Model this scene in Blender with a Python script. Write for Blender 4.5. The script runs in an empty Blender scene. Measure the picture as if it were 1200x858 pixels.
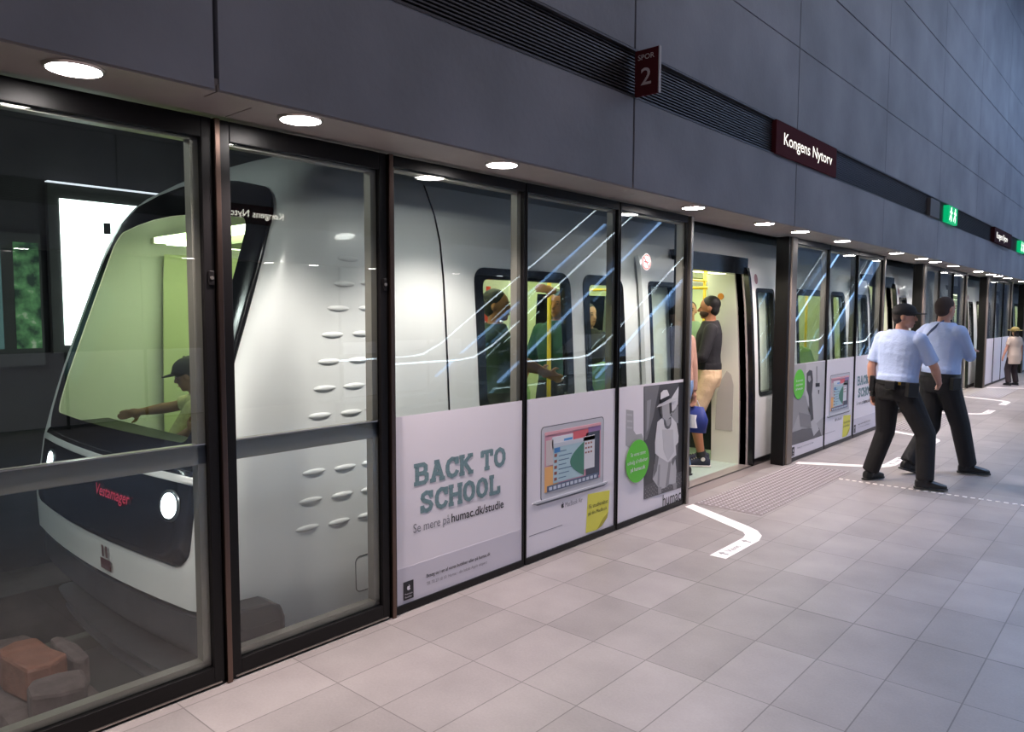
import bpy, bmesh, math, random
from mathutils import Vector, Matrix
random.seed(7)
PI = math.pi
SC = bpy.context.scene
COL = SC.collection

# ------------------------------------------------------------------ camera, world, exposure
EYE = Vector((0.0, 0.0, 1.62))
FPX = 871.93
PITCH, YAW, ROLL = -0.0718132, 0.7232189, 0.0031347
def _axes():
    cy, sy, cp, sp = math.cos(YAW), math.sin(YAW), math.cos(PITCH), math.sin(PITCH)
    F = Vector((-sy*cp, cy*cp, sp)); R = Vector((cy, sy, 0)); U = R.cross(F)
    c, s = math.cos(ROLL), math.sin(ROLL)
    return c*R+s*U, -s*R+c*U, F
AR, AU, AF = _axes()
cam = bpy.data.cameras.new('camera'); cam.sensor_width = 36; cam.lens = FPX/1200*36
cam.clip_start = 0.05; cam.clip_end = 200
camo = bpy.data.objects.new('camera', cam); COL.objects.link(camo); SC.camera = camo
m3 = Matrix((AR, AU, -AF)).transposed()
camo.matrix_world = Matrix.Translation(EYE) @ m3.to_4x4()
def onx(px, py, X):
    """point of the plane x = X that shows at a pixel of the 1200x858 photo -> (y, z)"""
    d = AF + AR*(px-600)/FPX - AU*(py-429)/FPX
    t = (X-EYE.x)/d.x
    return (d.y*t, EYE.z+d.z*t)

SC.view_settings.view_transform = 'Standard'; SC.view_settings.look = 'None'
SC.view_settings.gamma = 1; SC.view_settings.use_curve_mapping = False
SC.view_settings.exposure = 0.55
SC.cycles.max_bounces = 10; SC.cycles.transparent_max_bounces = 24
SC.cycles.glossy_bounces = 4; SC.cycles.diffuse_bounces = 3
SC.cycles.use_denoising = True
SC.cycles.sample_clamp_indirect = 4
SC.cycles.caustics_reflective = False; SC.cycles.caustics_refractive = False
W = bpy.data.worlds.new('world'); SC.world = W; W.use_nodes = True
W.node_tree.nodes['Background'].inputs[0].default_value = (0.45, 0.55, 0.8, 1)
W.node_tree.nodes['Background'].inputs[1].default_value = 0.02
LAMP_W = 78.0       # each platform downlight
HALL_W = 128.0      # large cool hall light
SKY_W = 170.0       # daylight falling in from the skylight shaft
def area(name, loc, rot, sx, sy, watt, color):
    l = bpy.data.lights.new(name, 'AREA'); l.shape = 'RECTANGLE'; l.size = sx; l.size_y = sy
    l.energy = watt; l.color = color
    o = bpy.data.objects.new(name, l); COL.objects.link(o); o.location = loc; o.rotation_euler = rot
    return o
area('hall_light', (1.6, 6.0, 8.2), (0, 0, 0), 3.0, 22, HALL_W, (1.0, 0.93, 0.96))
sk = area('skylight_light', (3.0, 9.0, 8.3), (0, math.radians(14), 0), 2.0, 14, SKY_W, (0.36, 0.58, 1.0)); sk.data.spread = math.radians(50)
sk = area('skylight_far_light', (1.6, 30.0, 8.6), (0, 0, 0), 2.5, 12, 130, (0.36, 0.58, 1.0))

# ------------------------------------------------------------------ materials
MATS = {}
def mat(name, color=(.5,.5,.5), rough=.5, metal=0.0, emit=None, estr=0.0, noise=None, bump=None, spec=.5, coat=0.0):
    """noise=(scale, amount) mottles the colour; bump=(scale, strength)"""
    if name in MATS: return MATS[name]
    m = bpy.data.materials.new(name); m.use_nodes = True; nt = m.node_tree; b = nt.nodes['Principled BSDF']
    b.inputs['Base Color'].default_value = (*color, 1); b.inputs['Roughness'].default_value = rough
    b.inputs['Metallic'].default_value = metal; b.inputs['Specular IOR Level'].default_value = spec
    b.inputs['Coat Weight'].default_value = coat
    if emit: b.inputs['Emission Color'].default_value = (*emit, 1); b.inputs['Emission Strength'].default_value = estr
    if noise or bump:
        tc = nt.nodes.new('ShaderNodeTexCoord')
    if noise:
        n = nt.nodes.new('ShaderNodeTexNoise'); n.inputs['Scale'].default_value = noise[0]; n.inputs['Detail'].default_value = 6
        nt.links.new(tc.outputs['Object'], n.inputs['Vector'])
        r = nt.nodes.new('ShaderNodeMapRange'); r.inputs[1].default_value = .3; r.inputs[2].default_value = .7
        r.inputs[3].default_value = 1-noise[1]; r.inputs[4].default_value = 1+noise[1]
        nt.links.new(n.outputs['Fac'], r.inputs[0])
        v = nt.nodes.new('ShaderNodeVectorMath'); v.operation = 'SCALE'; v.inputs[0].default_value = color
        nt.links.new(r.outputs[0], v.inputs['Scale']); nt.links.new(v.outputs[0], b.inputs['Base Color'])
    if bump:
        n2 = nt.nodes.new('ShaderNodeTexNoise'); n2.inputs['Scale'].default_value = bump[0]; n2.inputs['Detail'].default_value = 4
        nt.links.new(tc.outputs['Object'], n2.inputs['Vector'])
        bp = nt.nodes.new('ShaderNodeBump'); bp.inputs['Strength'].default_value = bump[1]; bp.inputs['Distance'].default_value = .02
        nt.links.new(n2.outputs['Fac'], bp.inputs['Height']); nt.links.new(bp.outputs[0], b.inputs['Normal'])
    MATS[name] = m; return m
def glass(name, tint=(1,1,1), refl=1.0, rough=0.0, ior=1.5, wave=0.0):
    """flat pane: clear transmission plus Fresnel reflection"""
    if name in MATS: return MATS[name]
    m = bpy.data.materials.new(name); m.use_nodes = True; nt = m.node_tree; nt.nodes.clear()
    out = nt.nodes.new('ShaderNodeOutputMaterial'); mx = nt.nodes.new('ShaderNodeMixShader')
    t = nt.nodes.new('ShaderNodeBsdfTransparent'); t.inputs[0].default_value = (*tint, 1)
    g = nt.nodes.new('ShaderNodeBsdfGlossy'); g.inputs['Roughness'].default_value = rough
    g.inputs['Color'].default_value = (refl, refl, refl, 1)
    geo = nt.nodes.new('ShaderNodeNewGeometry'); dt = nt.nodes.new('ShaderNodeVectorMath'); dt.operation = 'DOT_PRODUCT'
    nt.links.new(geo.outputs['Incoming'], dt.inputs[0]); nt.links.new(geo.outputs['Normal'], dt.inputs[1])
    def mn(op, a, b=None, c=None):
        q = nt.nodes.new('ShaderNodeMath'); q.operation = op
        for i, v in enumerate((a, b, c)):
            if v is None: continue
            if isinstance(v, (int, float)): q.inputs[i].default_value = v
            else: nt.links.new(v, q.inputs[i])
        return q.outputs[0]
    f0 = ((ior-1)/(ior+1))**2
    f = mn('MULTIPLY_ADD', mn('POWER', mn('SUBTRACT', 1.0, mn('ABSOLUTE', dt.outputs['Value'])), 5.0), 1-f0, f0)   # Schlick, same from both sides
    nt.links.new(f, mx.inputs[0]); nt.links.new(t.outputs[0], mx.inputs[1]); nt.links.new(g.outputs[0], mx.inputs[2])
    if wave:
        tc = nt.nodes.new('ShaderNodeTexCoord'); n = nt.nodes.new('ShaderNodeTexNoise'); n.inputs['Scale'].default_value = 1.3
        n.inputs['Detail'].default_value = 0
        bp = nt.nodes.new('ShaderNodeBump'); bp.inputs['Strength'].default_value = wave; bp.inputs['Distance'].default_value = .02
        nt.links.new(tc.outputs['Object'], n.inputs['Vector']); nt.links.new(n.outputs['Fac'], bp.inputs['Height'])
        nt.links.new(bp.outputs[0], g.inputs['Normal'])
    nt.links.new(mx.outputs[0], out.inputs[0]); MATS[name] = m; return m
def C(r, g, b):
    f = lambda v: ((v/255+.055)/1.055)**2.4 if v > 10 else v/255/12.92
    return (f(r), f(g), f(b))

def floor_mat():
    m = bpy.data.materials.new('stone_floor'); m.use_nodes = True; nt = m.node_tree; b = nt.nodes['Principled BSDF']
    N = nt.nodes.new; L = nt.links.new
    geo = N('ShaderNodeNewGeometry'); sep = N('ShaderNodeSeparateXYZ'); L(geo.outputs['Position'], sep.inputs[0])
    def math_(op, a, bb=None):
        n = N('ShaderNodeMath'); n.operation = op
        for i, v in enumerate((a, bb)):
            if v is None: continue
            if isinstance(v, (int, float)): n.inputs[i].default_value = v
            else: L(v, n.inputs[i])
        return n.outputs[0]
    u = math_('MULTIPLY', math_('ADD', sep.outputs[0], 0.57), 1/0.2975)
    v = math_('MULTIPLY', math_('ADD', sep.outputs[1], -4.03), 1/0.543)
    fu = math_('FLOOR', u); fv = math_('FLOOR', v)
    cmb = N('ShaderNodeCombineXYZ'); L(fu, cmb.inputs[0]); L(fv, cmb.inputs[1])
    wn = N('ShaderNodeTexWhiteNoise'); wn.noise_dimensions = '3D'; L(cmb.outputs[0], wn.inputs['Vector'])
    ju = math_('LESS_THAN', math_('ABSOLUTE', math_('SUBTRACT', math_('FRACT', math_('ADD', u, .5)), .5)), .009)
    jv = math_('LESS_THAN', math_('ABSOLUTE', math_('SUBTRACT', math_('FRACT', math_('ADD', v, .5)), .5)), .0045)
    # wide expansion joints
    w = math_('MULTIPLY', math_('ADD', sep.outputs[1], -4.03), 1/5.43)
    jw = math_('LESS_THAN', math_('ABSOLUTE', math_('SUBTRACT', math_('FRACT', math_('ADD', w, .5)), .5)), .0009)
    jo = math_('MAXIMUM', math_('MAXIMUM', ju, jv), jw)
    n1 = N('ShaderNodeTexNoise'); n1.inputs['Scale'].default_value = 3.2; n1.inputs['Detail'].default_value = 5; L(geo.outputs['Position'], n1.inputs['Vector'])
    n2 = N('ShaderNodeTexNoise'); n2.inputs['Scale'].default_value = 90; n2.inputs['Detail'].default_value = 3; L(geo.outputs['Position'], n2.inputs['Vector'])
    val = math_('ADD', math_('MULTIPLY', wn.outputs['Value'], .26), math_('MULTIPLY', n1.outputs['Fac'], .55))
    val = math_('ADD', val, math_('MULTIPLY', n2.outputs['Fac'], .24))
    val = math_('ADD', val, .50)
    val = math_('MULTIPLY', val, math_('SUBTRACT', 1.0, math_('MULTIPLY', jo, .5)))
    sc = N('ShaderNodeVectorMath'); sc.operation = 'SCALE'; sc.inputs[0].default_value = (.276, .250, .244)
    L(val, sc.inputs['Scale']); L(sc.outputs[0], b.inputs['Base Color'])
    b.inputs['Roughness'].default_value = .42
    bp = N('ShaderNodeBump'); bp.inputs['Strength'].default_value = .25; bp.inputs['Distance'].default_value = .004
    L(math_('SUBTRACT', math_('MULTIPLY', n2.outputs['Fac'], .3), jo), bp.inputs['Height']); L(bp.outputs[0], b.inputs['Normal'])
    return m
FLOOR = floor_mat()
CONC = mat('wall_concrete', C(142,141,148), .6, noise=(1.1, .22), bump=(25, .08))
CONC2 = mat('soffit_metal', C(150,140,135), .5, noise=(3, .08))
DARK = mat('dark_gap', (.01,.01,.012), .7)
BLACK = mat('black_frame', (.006,.0055,.006), .35, spec=.25)
BRONZE = mat('bronze_metal', C(110,92,84), .3, metal=1)
STEEL = mat('brushed_steel', C(172,166,160), .38, metal=1, noise=(8,.06))
SLAT = mat('louvre_slat', C(88,84,86), .45, metal=.6)
GLASS = glass('screen_glass', (.93,.96,.95), refl=.95, wave=.02)
GLASS_FLAT = glass('door_glass', (.92,.95,.94), refl=1.0, ior=1.62)
CHAN = mat('channel_metal', C(150,143,134), .4, metal=.35)
TRAINW = mat('train_white', C(243,245,245), .34, coat=.3)
TRAINB = mat('train_black', (.008,.008,.010), .18)
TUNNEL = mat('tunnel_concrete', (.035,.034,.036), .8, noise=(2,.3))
MARK = mat('floor_marking_white', C(246,240,236), .5)

# ------------------------------------------------------------------ mesh helpers
def org(p):
    v = Vector((0,0,0))
    while p is not None: v += p.location; p = p.parent
    return v
class MB:
    def __init__(s): s.v = []; s.f = []; s.m = []
    def add(s, vs, fs, mi=0):
        n = len(s.v); s.v += [Vector(v) for v in vs]; s.f += [tuple(i+n for i in f) for f in fs]; s.m += [mi]*len(fs); return s
    def box(s, a, b, mi=0):
        x0,y0,z0 = [min(a[i],b[i]) for i in range(3)]; x1,y1,z1 = [max(a[i],b[i]) for i in range(3)]
        return s.add([(x0,y0,z0),(x1,y0,z0),(x1,y1,z0),(x0,y1,z0),(x0,y0,z1),(x1,y0,z1),(x1,y1,z1),(x0,y1,z1)],
                     [(3,2,1,0),(4,5,6,7),(0,1,5,4),(1,2,6,5),(2,3,7,6),(3,0,4,7)], mi)
    def cyl(s, p0, p1, r0, r1=None, n=16, mi=0, caps=True):
        p0, p1 = Vector(p0), Vector(p1); r1 = r0 if r1 is None else r1
        d = (p1-p0).normalized(); a = d.orthogonal().normalized(); b = d.cross(a)
        vs = [p0+(a*math.cos(t)+b*math.sin(t))*r0 for t in [2*PI*i/n for i in range(n)]] + [p1+(a*math.cos(t)+b*math.sin(t))*r1 for t in [2*PI*i/n for i in range(n)]]
        fs = [(i, (i+1)%n, n+(i+1)%n, n+i) for i in range(n)]
        if caps: fs += [tuple(range(n-1,-1,-1)), tuple(range(n,2*n))]
        return s.add(vs, fs, mi)
    def ell(s, c, r, ax=None, nu=14, nv=9):
        c = Vector(c); r = (r,r,r) if isinstance(r,(int,float)) else r
        ax = ax or (Vector((1,0,0)),Vector((0,1,0)),Vector((0,0,1)))
        vs = [c+ax[2]*r[2]]
        for j in range(1,nv):
            ph = PI*j/nv
            for i in range(nu):
                th = 2*PI*i/nu
                vs.append(c+ax[0]*r[0]*math.sin(ph)*math.cos(th)+ax[1]*r[1]*math.sin(ph)*math.sin(th)+ax[2]*r[2]*math.cos(ph))
        vs.append(c-ax[2]*r[2]); fs = []
        for i in range(nu): fs.append((0,1+i,1+(i+1)%nu))
        for j in range(nv-2):
            for i in range(nu):
                a = 1+j*nu+i; b = 1+j*nu+(i+1)%nu; fs.append((a,a+nu,b+nu,b))
        l = len(vs)-1; k = 1+(nv-2)*nu
        for i in range(nu): fs.append((l,k+(i+1)%nu,k+i))
        return s.add(vs, fs)
    def cap(s, p0, p1, r0, r1, e0=True, e1=True):
        s.cyl(p0, p1, r0, r1, 14)
        if e0: s.ell(p0, r0*.998)
        if e1: s.ell(p1, r1*.998)
        return s
    def loft(s, secs, n=20):
        """secs: (centre, half-width vector, half-depth vector); closed ends"""
        vs = []
        for c, a, b in secs:
            c, a, b = Vector(c), Vector(a), Vector(b)
            for i in range(n):
                t = 2*PI*i/n; ct, st = math.cos(t), math.sin(t)
                q = .82
                vs.append(c+a*math.copysign(abs(ct)**q, ct)+b*math.copysign(abs(st)**q, st))
        fs = [(k*n+i, k*n+(i+1)%n, (k+1)*n+(i+1)%n, (k+1)*n+i) for k in range(len(secs)-1) for i in range(n)]
        fs += [tuple(range(n-1,-1,-1)), tuple(range((len(secs)-1)*n, len(secs)*n))]
        return s.add(vs, fs)
    def tube(s, pts, r, n=10, closed=False):
        pts = [Vector(p) for p in pts]; k = len(pts); vs = []; prev = None
        for i, p in enumerate(pts):
            d = (pts[min(i+1,k-1)]-pts[max(i-1,0)]).normalized()
            a = d.orthogonal().normalized() if prev is None else (prev-d*prev.dot(d)).normalized()
            prev = a; b = d.cross(a); rr = r[i] if isinstance(r,(list,tuple)) else r
            vs += [p+(a*math.cos(2*PI*j/n)+b*math.sin(2*PI*j/n))*rr for j in range(n)]
        fs = [(i*n+j, i*n+(j+1)%n, (i+1)*n+(j+1)%n, (i+1)*n+j) for i in range(k-1) for j in range(n)]
        fs += [tuple(range(n-1,-1,-1)), tuple(range((k-1)*n, k*n))]
        return s.add(vs, fs)
    def prism(s, pts, depth):
        """pts: planar 3D outline, depth: extrusion vector"""
        pts = [Vector(p) for p in pts]; n = len(pts); d = Vector(depth)
        return s.add(pts+[p+d for p in pts], [tuple(range(n-1,-1,-1)), tuple(range(n,2*n))]+[(i,(i+1)%n,n+(i+1)%n,n+i) for i in range(n)])
    def build(s, name, mt, parent=None, bevel=0, smooth=False, loc=None):
        o_ = org(parent) if parent is not None else (Vector(loc) if loc is not None else Vector((0,0,0)))
        me = bpy.data.meshes.new(name); me.from_pydata([v-o_ for v in s.v], [], s.f); me.validate()
        bm = bmesh.new(); bm.from_mesh(me); bmesh.ops.recalc_face_normals(bm, faces=bm.faces[:]); bm.to_mesh(me); bm.free()
        for q in (mt if isinstance(mt,(list,tuple)) else [mt]): me.materials.append(q)
        if len(s.m) == len(me.polygons):
            for p, i in zip(me.polygons, s.m): p.material_index = i
        if smooth: me.shade_smooth()
        ob = bpy.data.objects.new(name, me); COL.objects.link(ob)
        if parent is not None: ob.parent = parent
        else: ob.location = o_
        if bevel:
            md = ob.modifiers.new('bevel','BEVEL'); md.width = bevel; md.segments = 2; md.limit_method = 'ANGLE'
        return ob
def tag(o, label=None, cat=None, group=None, kind=None):
    if label: o['label'] = label
    if cat: o['category'] = cat
    if group: o['group'] = group
    if kind: o['kind'] = kind
    return o
def empty(name, loc, label, cat, group=None):
    o = bpy.data.objects.new(name, None); COL.objects.link(o); o.location = loc; o.empty_display_size = .1
    return tag(o, label, cat, group)
def struct(o): o['kind'] = 'structure'; return o
def copy_tree(o, dv=None, parent=None, label=None):
    c = o.copy(); COL.objects.link(c)
    if parent is not None: c.parent = parent
    if dv is not None: c.location = o.location+Vector(dv)
    if label: c['label'] = label
    for ch in list(o.children): copy_tree(ch, None, c)
    return c
def bake(o):
    """apply the modifiers of an object"""
    bpy.context.view_layer.update()
    dg = bpy.context.evaluated_depsgraph_get(); me = bpy.data.meshes.new_from_object(o.evaluated_get(dg))
    o.modifiers.clear(); o.data = me; return o
def organic(mb, name, mt, parent, voxel=.009, smooth=4):
    o = mb.build(name, mt, parent)
    r = o.modifiers.new('remesh','REMESH'); r.mode = 'VOXEL'; r.voxel_size = voxel; r.use_smooth_shade = True
    q = o.modifiers.new('smooth','SMOOTH'); q.factor = .5; q.iterations = smooth
    bake(o); o.data.shade_smooth()
    if not len(o.data.materials): o.data.materials.append(mt)
    return o
def text_mesh(s, bold=0.0, res=3, shear=0.0):
    cu = bpy.data.curves.new('t','FONT'); cu.body = s; cu.size = 1; cu.resolution_u = res; cu.offset = bold; cu.shear = shear
    ob = bpy.data.objects.new('t', cu); COL.objects.link(ob); bpy.context.view_layer.update()
    me = bpy.data.meshes.new_from_object(ob.evaluated_get(bpy.context.evaluated_depsgraph_get()))
    bpy.data.objects.remove(ob); bpy.data.curves.remove(cu)
    vs = [v.co.copy() for v in me.vertices]; fs = [tuple(p.vertices) for p in me.polygons]; bpy.data.meshes.remove(me)
    return vs, fs
def text(name, s, mt, parent, o, ex, ey, width, height=None, bold=0.0, lift=.0015):
    """o: baseline start; ex, ey unit vectors; width fits the string; height = cap height"""
    vs, fs = text_mesh(s, bold)
    x0 = min(v.x for v in vs); x1 = max(v.x for v in vs); sx = width/(x1-x0)
    sy = sx if height is None else height/.7
    ex, ey = Vector(ex), Vector(ey); n = ex.cross(ey).normalized()
    mb = MB(); mb.add([Vector(o)+ex*((v.x-x0)*sx)+ey*(v.y*sy)+n*lift for v in vs], fs)
    return mb.build(name, mt, parent)
def rrect(cx, cy, hw, hh, r, n=5):
    pts = []
    for sx, sy, a0 in ((1,1,0),(-1,1,PI/2),(-1,-1,PI),(1,-1,1.5*PI)):
        for i in range(n+1):
            a = a0+PI/2*i/n; pts.append((cx+sx*(hw-r)+r*math.cos(a), cy+sy*(hh-r)+r*math.sin(a)))
    return pts
def circ(cx, cy, rx, ry=None, n=24):
    ry = ry or rx
    return [(cx+rx*math.cos(2*PI*i/n), cy+ry*math.sin(2*PI*i/n)) for i in range(n)]
def wallshape(mb, pts, X, d=.002):
    return mb.prism([(X, p[0], p[1]) for p in pts], (d,0,0))

# ------------------------------------------------------------------ setting: floor, walls, ceiling
YE = 42.0
EDGE = -3.25
o = MB().box((EDGE, -4, -.22), (5.45, YE, 0)).build('floor', FLOOR); struct(o)
o = MB().box((-3.24,-4,-.0),(-3.10,YE,.002)).build('trim_4', mat('threshold_metal', C(150,140,138), .5, metal=.5)); struct(o)
# facade of the screen wall: big concrete panels, louvre band, soffit
JY = [-4.2, -1.41, 1.37, 4.18, 6.95, 9.75]
while JY[-1] < YE: JY.append(JY[-1]+2.79)
HZ = [(2.43, 3.005), (3.30, 4.03), (4.03, 4.73), (4.73, 5.47), (5.47, 6.17), (6.17, 7.56), (7.56, 9.0)]
def facade(name, X, s):
    mb = MB()
    for i in range(len(JY)-1):
        for k, (z0, z1) in enumerate(HZ):
            g = .004 if i > 3 else .010
            gz = .010 if k in (3,) else .005
            if k == 0: gz = 0
            mb.box((X, JY[i]+g, z0+gz), (X-s*.22, JY[i+1]-g, z1-gz))
    o = mb.build(name, CONC); struct(o)
facade('wall_left', -2.65, 1); facade('wall_right', 4.85, -1)
def band(name, X, s):
    mb = MB().box((X-s*.10, -4, 3.0), (X-s*.2, YE, 3.31), 1)
    z = 3.012
    while z < 3.285:
        mb.box((X-s*.02, -4, z), (X-s*.10, YE, z+.009), 0); z += .020
    mb.box((X+s*.004, -4, 2.995), (X-s*.1, YE, 3.008), 0); mb.box((X+s*.004, -4, 3.288), (X-s*.1, YE, 3.30), 0)
    struct(mb.build(name, [SLAT, DARK]))
band('trim_1', -2.65, 1); band('trim_2', 4.85, -1)
for nm, X, s in (('ceiling_2', -2.65, 1), ('ceiling_3', 4.85, -1)):
    mb = MB()
    for i in range(len(JY)-1):
        mb.box((X-s*.004, JY[i]+.004, 2.421), (X-s*.105, JY[i+1]-.004, 2.45))
        mb.box((X-s*.110, JY[i]+.204, 2.424), (X-s*.33, JY[i+1]+.196, 2.45))
    mb.box((X-s*.01, -4, 2.446), (X-s*.6, YE, 2.47))
    struct(mb.build(nm, CONC2))
for nm, X in (('wall_backing_left', -2.87), ('wall_backing_right', 5.07)):
    struct(MB().box((X-.02, -4, 2.47), (X+.02, YE, 9.0)).build(nm.replace('wall_backing_left','wall_left_backing').replace('wall_backing_right','wall_right_backing'), DARK))
# ceiling with long skylight openings
mb = MB()
mb.box((-2.9,-4,9.0),(0.2,YE,9.2)); mb.box((3.2,-4,9.0),(5.1,YE,9.2)); mb.box((.2,-4,9.0),(3.2,14,9.2)); mb.box((.2,36,9.0),(3.2,YE,9.2))
for y in range(17, 36, 3): mb.box((.2,y-.15,9.0),(3.2,y+.15,9.2))
struct(mb.build('ceiling', CONC))
struct(MB().box((.2,14,9.21),(3.2,36,9.23)).build('window_1', mat('skylight_pane', (.3,.4,.5), .4, emit=(.45,.65,1.0), estr=3.0)))
struct(MB().box((-9,YE,-1.4),(6,YE+.2,9.2)).build('wall_far', CONC)); struct(MB().box((-9,-4.2,-1.4),(6,-4,9.2)).build('wall_near', CONC))
# tunnel behind the screens
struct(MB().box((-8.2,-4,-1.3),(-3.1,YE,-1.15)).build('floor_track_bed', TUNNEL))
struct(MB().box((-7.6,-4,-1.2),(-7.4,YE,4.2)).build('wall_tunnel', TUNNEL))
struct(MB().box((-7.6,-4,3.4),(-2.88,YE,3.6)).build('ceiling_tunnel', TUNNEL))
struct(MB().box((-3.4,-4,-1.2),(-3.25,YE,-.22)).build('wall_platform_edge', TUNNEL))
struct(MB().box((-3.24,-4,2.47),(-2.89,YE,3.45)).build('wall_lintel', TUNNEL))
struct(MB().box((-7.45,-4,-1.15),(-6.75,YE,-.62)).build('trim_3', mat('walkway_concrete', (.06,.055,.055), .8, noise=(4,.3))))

# ------------------------------------------------------------------ downlights
LENS = mat('lamp_lens', (1,1,1), .3, emit=(1.0,.93,.90), estr=40)
LRING = mat('lamp_ring', C(190,180,176), .3, metal=.9)
def downlight(x, y, label, lit=True):
    r = empty('downlight', (x, y, 2.42), label, 'ceiling light', 'downlights in the soffit over the screens' if lit else 'downlights across the platform')
    mb = MB(); n = 32
    vs = []
    for rad, z in ((.094,2.418),(.094,2.424),(.088,2.412),(.082,2.412),(.080,2.424)):
        vs += [(x+rad*math.cos(2*PI*i/n), y+rad*math.sin(2*PI*i/n), z) for i in range(n)]
    idx = [1,0,2,3,4]
    mb.add(vs, [(idx[a]*n+i, idx[a]*n+(i+1)%n, idx[a+1]*n+(i+1)%n, idx[a+1]*n+i) for a in range(4) for i in range(n)])
    mb.build('ring', LRING, r)
    l = MB(); l.cyl((x,y,2.4125),(x,y,2.421),.082,.082,32); l.build('lens', LENS, r)
    if lit:
        li = bpy.data.lights.new('lamp_light','SPOT'); li.energy = LAMP_W; li.color = (1.0,.84,.80); li.spot_size = math.radians(118); li.spot_blend = .55; li.shadow_soft_size = .06
        lo = bpy.data.objects.new('lamp_light', li); COL.objects.link(lo); lo.parent = r; lo.location = (0,0,-.03)
    return r
LY = [.93, 1.785, 3.03, 5.19]
ordw = ['first','second','third','fourth','fifth','sixth','seventh','eighth','ninth','tenth','eleventh','twelfth','thirteenth','fourteenth','fifteenth','sixteenth','seventeenth','eighteenth','nineteenth','twentieth','twenty-first','twenty-second']
ys = sorted([y+5.58*k for k in range(4) for y in LY]+[LY[3]-5.58, LY[2]-5.58])
lamp0 = None
for i, y in enumerate(ys):
    lb = 'round recessed downlight, %s from the left along the soffit' % ordw[i]
    if lamp0 is None: lamp0 = downlight(-2.752, y, lb)
    else: copy_tree(lamp0, (0, y-ys[0], 0), label=lb)
opp = None
for i, y in enumerate(ys[4:13]):
    lb = 'round downlight across the platform, seen only as a reflection, %s along' % ordw[i]
    if opp is None: opp = downlight(4.952, y, lb, False)
    else: copy_tree(opp, (0, y-ys[4], 0), label=lb)

# ------------------------------------------------------------------ signs
MAROON = mat('sign_maroon', C(84,34,40), .8, spec=.1)
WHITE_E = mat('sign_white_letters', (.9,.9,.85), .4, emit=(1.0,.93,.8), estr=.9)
PALE = mat('sign_pale_print', C(205,190,190), .5)
def station_sign(x, y0, y1, s, label):
    r = empty('station_sign', (x, (y0+y1)/2, 3.0), label, 'sign')
    MB().box((x, y0, 3.003), (x+s*.06, y1, 3.292)).build('sign_box', MAROON, r, bevel=.003)
    f = x+s*.06
    w = y1-y0
    if s > 0: text('lettering', 'Kongens Nytorv', WHITE_E, r, (f, y0+w*.11, 3.105), (0,1,0), (0,0,1), w*.80, .105, bold=.003)
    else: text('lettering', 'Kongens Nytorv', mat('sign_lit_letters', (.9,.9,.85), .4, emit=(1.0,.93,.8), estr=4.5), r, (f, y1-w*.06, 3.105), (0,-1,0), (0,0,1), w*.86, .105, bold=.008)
station_sign(-2.69, 6.42, 7.97, 1, 'maroon station name sign reading Kongens Nytorv on the dark band')
station_sign(4.89, 5.55, 6.80, -1, 'maroon station name sign on the opposite wall, seen mirrored in the glass')
r = empty('track_sign', (-2.57, 4.19, 3.0), 'maroon blade sign reading SPOR 2 standing out from the dark band', 'sign')
MB().box((-2.65,4.18,3.0),(-2.475,4.20,3.285)).build('blade', MAROON, r, bevel=.002)
MB().box((-2.477,4.178,3.0),(-2.470,4.202,3.285)).build('edge_strip', mat('sign_edge', C(190,180,180), .4), r)
text('track_number', '2', PALE, r, (-2.602,4.179,3.065), (1,0,0), (0,0,1), .075, .105, bold=.008)
text('lettering', 'SPOR', PALE, r, (-2.625,4.179,3.222), (1,0,0), (0,0,1), .12, .032, bold=.01)
GREEN_E = mat('sign_green', (.0,.25,.08), .4, emit=(.0,.40,.14), estr=.7)
for i, (y0, lb) in enumerate(((12.95,'small green lit exit sign on the dark band past the station name'), (20.2,'small green lit exit sign at the far right edge'))):
    r = empty('exit_sign', (-2.6, y0+.3, 3.0), lb, 'sign')
    MB().box((-2.69,y0,3.01),(-2.60,y0+.62,3.27)).build('sign_box', GREEN_E, r, bevel=.003)
    X = -2.599
    for q in (0,.27):
        m = MB()
        wallshape(m, circ(y0+.17+q,3.225,.025,n=12), X)
        for a, b in (((.17,3.20),(.15,3.13)),((.15,3.13),(.20,3.09)),((.20,3.09),(.17,3.035)),((.15,3.13),(.10,3.10)),((.10,3.10),(.06,3.05)),((.17,3.19),(.24,3.16)),((.16,3.19),(.09,3.17))):
            dx, dz = b[0]-a[0], b[1]-a[1]; l = math.hypot(dx,dz); nx, nz = -dz/l*.013, dx/l*.013
            wallshape(m, [(y0+q+a[0]+nx,a[1]+nz),(y0+q+a[0]-nx,a[1]-nz),(y0+q+b[0]-nx,b[1]-nz),(y0+q+b[0]+nx,b[1]+nz)], X)
        m.build('running_figure', mat('sign_figure', (.8,.9,.8), .5, emit=(.8,1,.8), estr=1.3), r)
r = empty('direction_sign', (-2.6, 17.8, 3.0), 'dark maroon sign with pale lettering beyond the green exit sign', 'sign')
MB().box((-2.69,16.9,3.003),(-2.60,18.9,3.29)).build('sign_box', mat('sign_dark_red', C(60,28,32), .8, spec=.1), r, bevel=.003)
text('lettering', 'Kongens Nytorv', WHITE_E, r, (-2.60,17.1,3.09), (0,1,0), (0,0,1), 1.3, .12, bold=.008)
r = tag(MB().box((-2.67,11.9,3.01),(-2.62,12.45,3.26)).build('wall_loudspeaker', mat('grey_grille', C(108,104,104), .5, metal=.4), bevel=.004), 'small grey panel set in the dark band left of the exit sign', 'panel')

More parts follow.
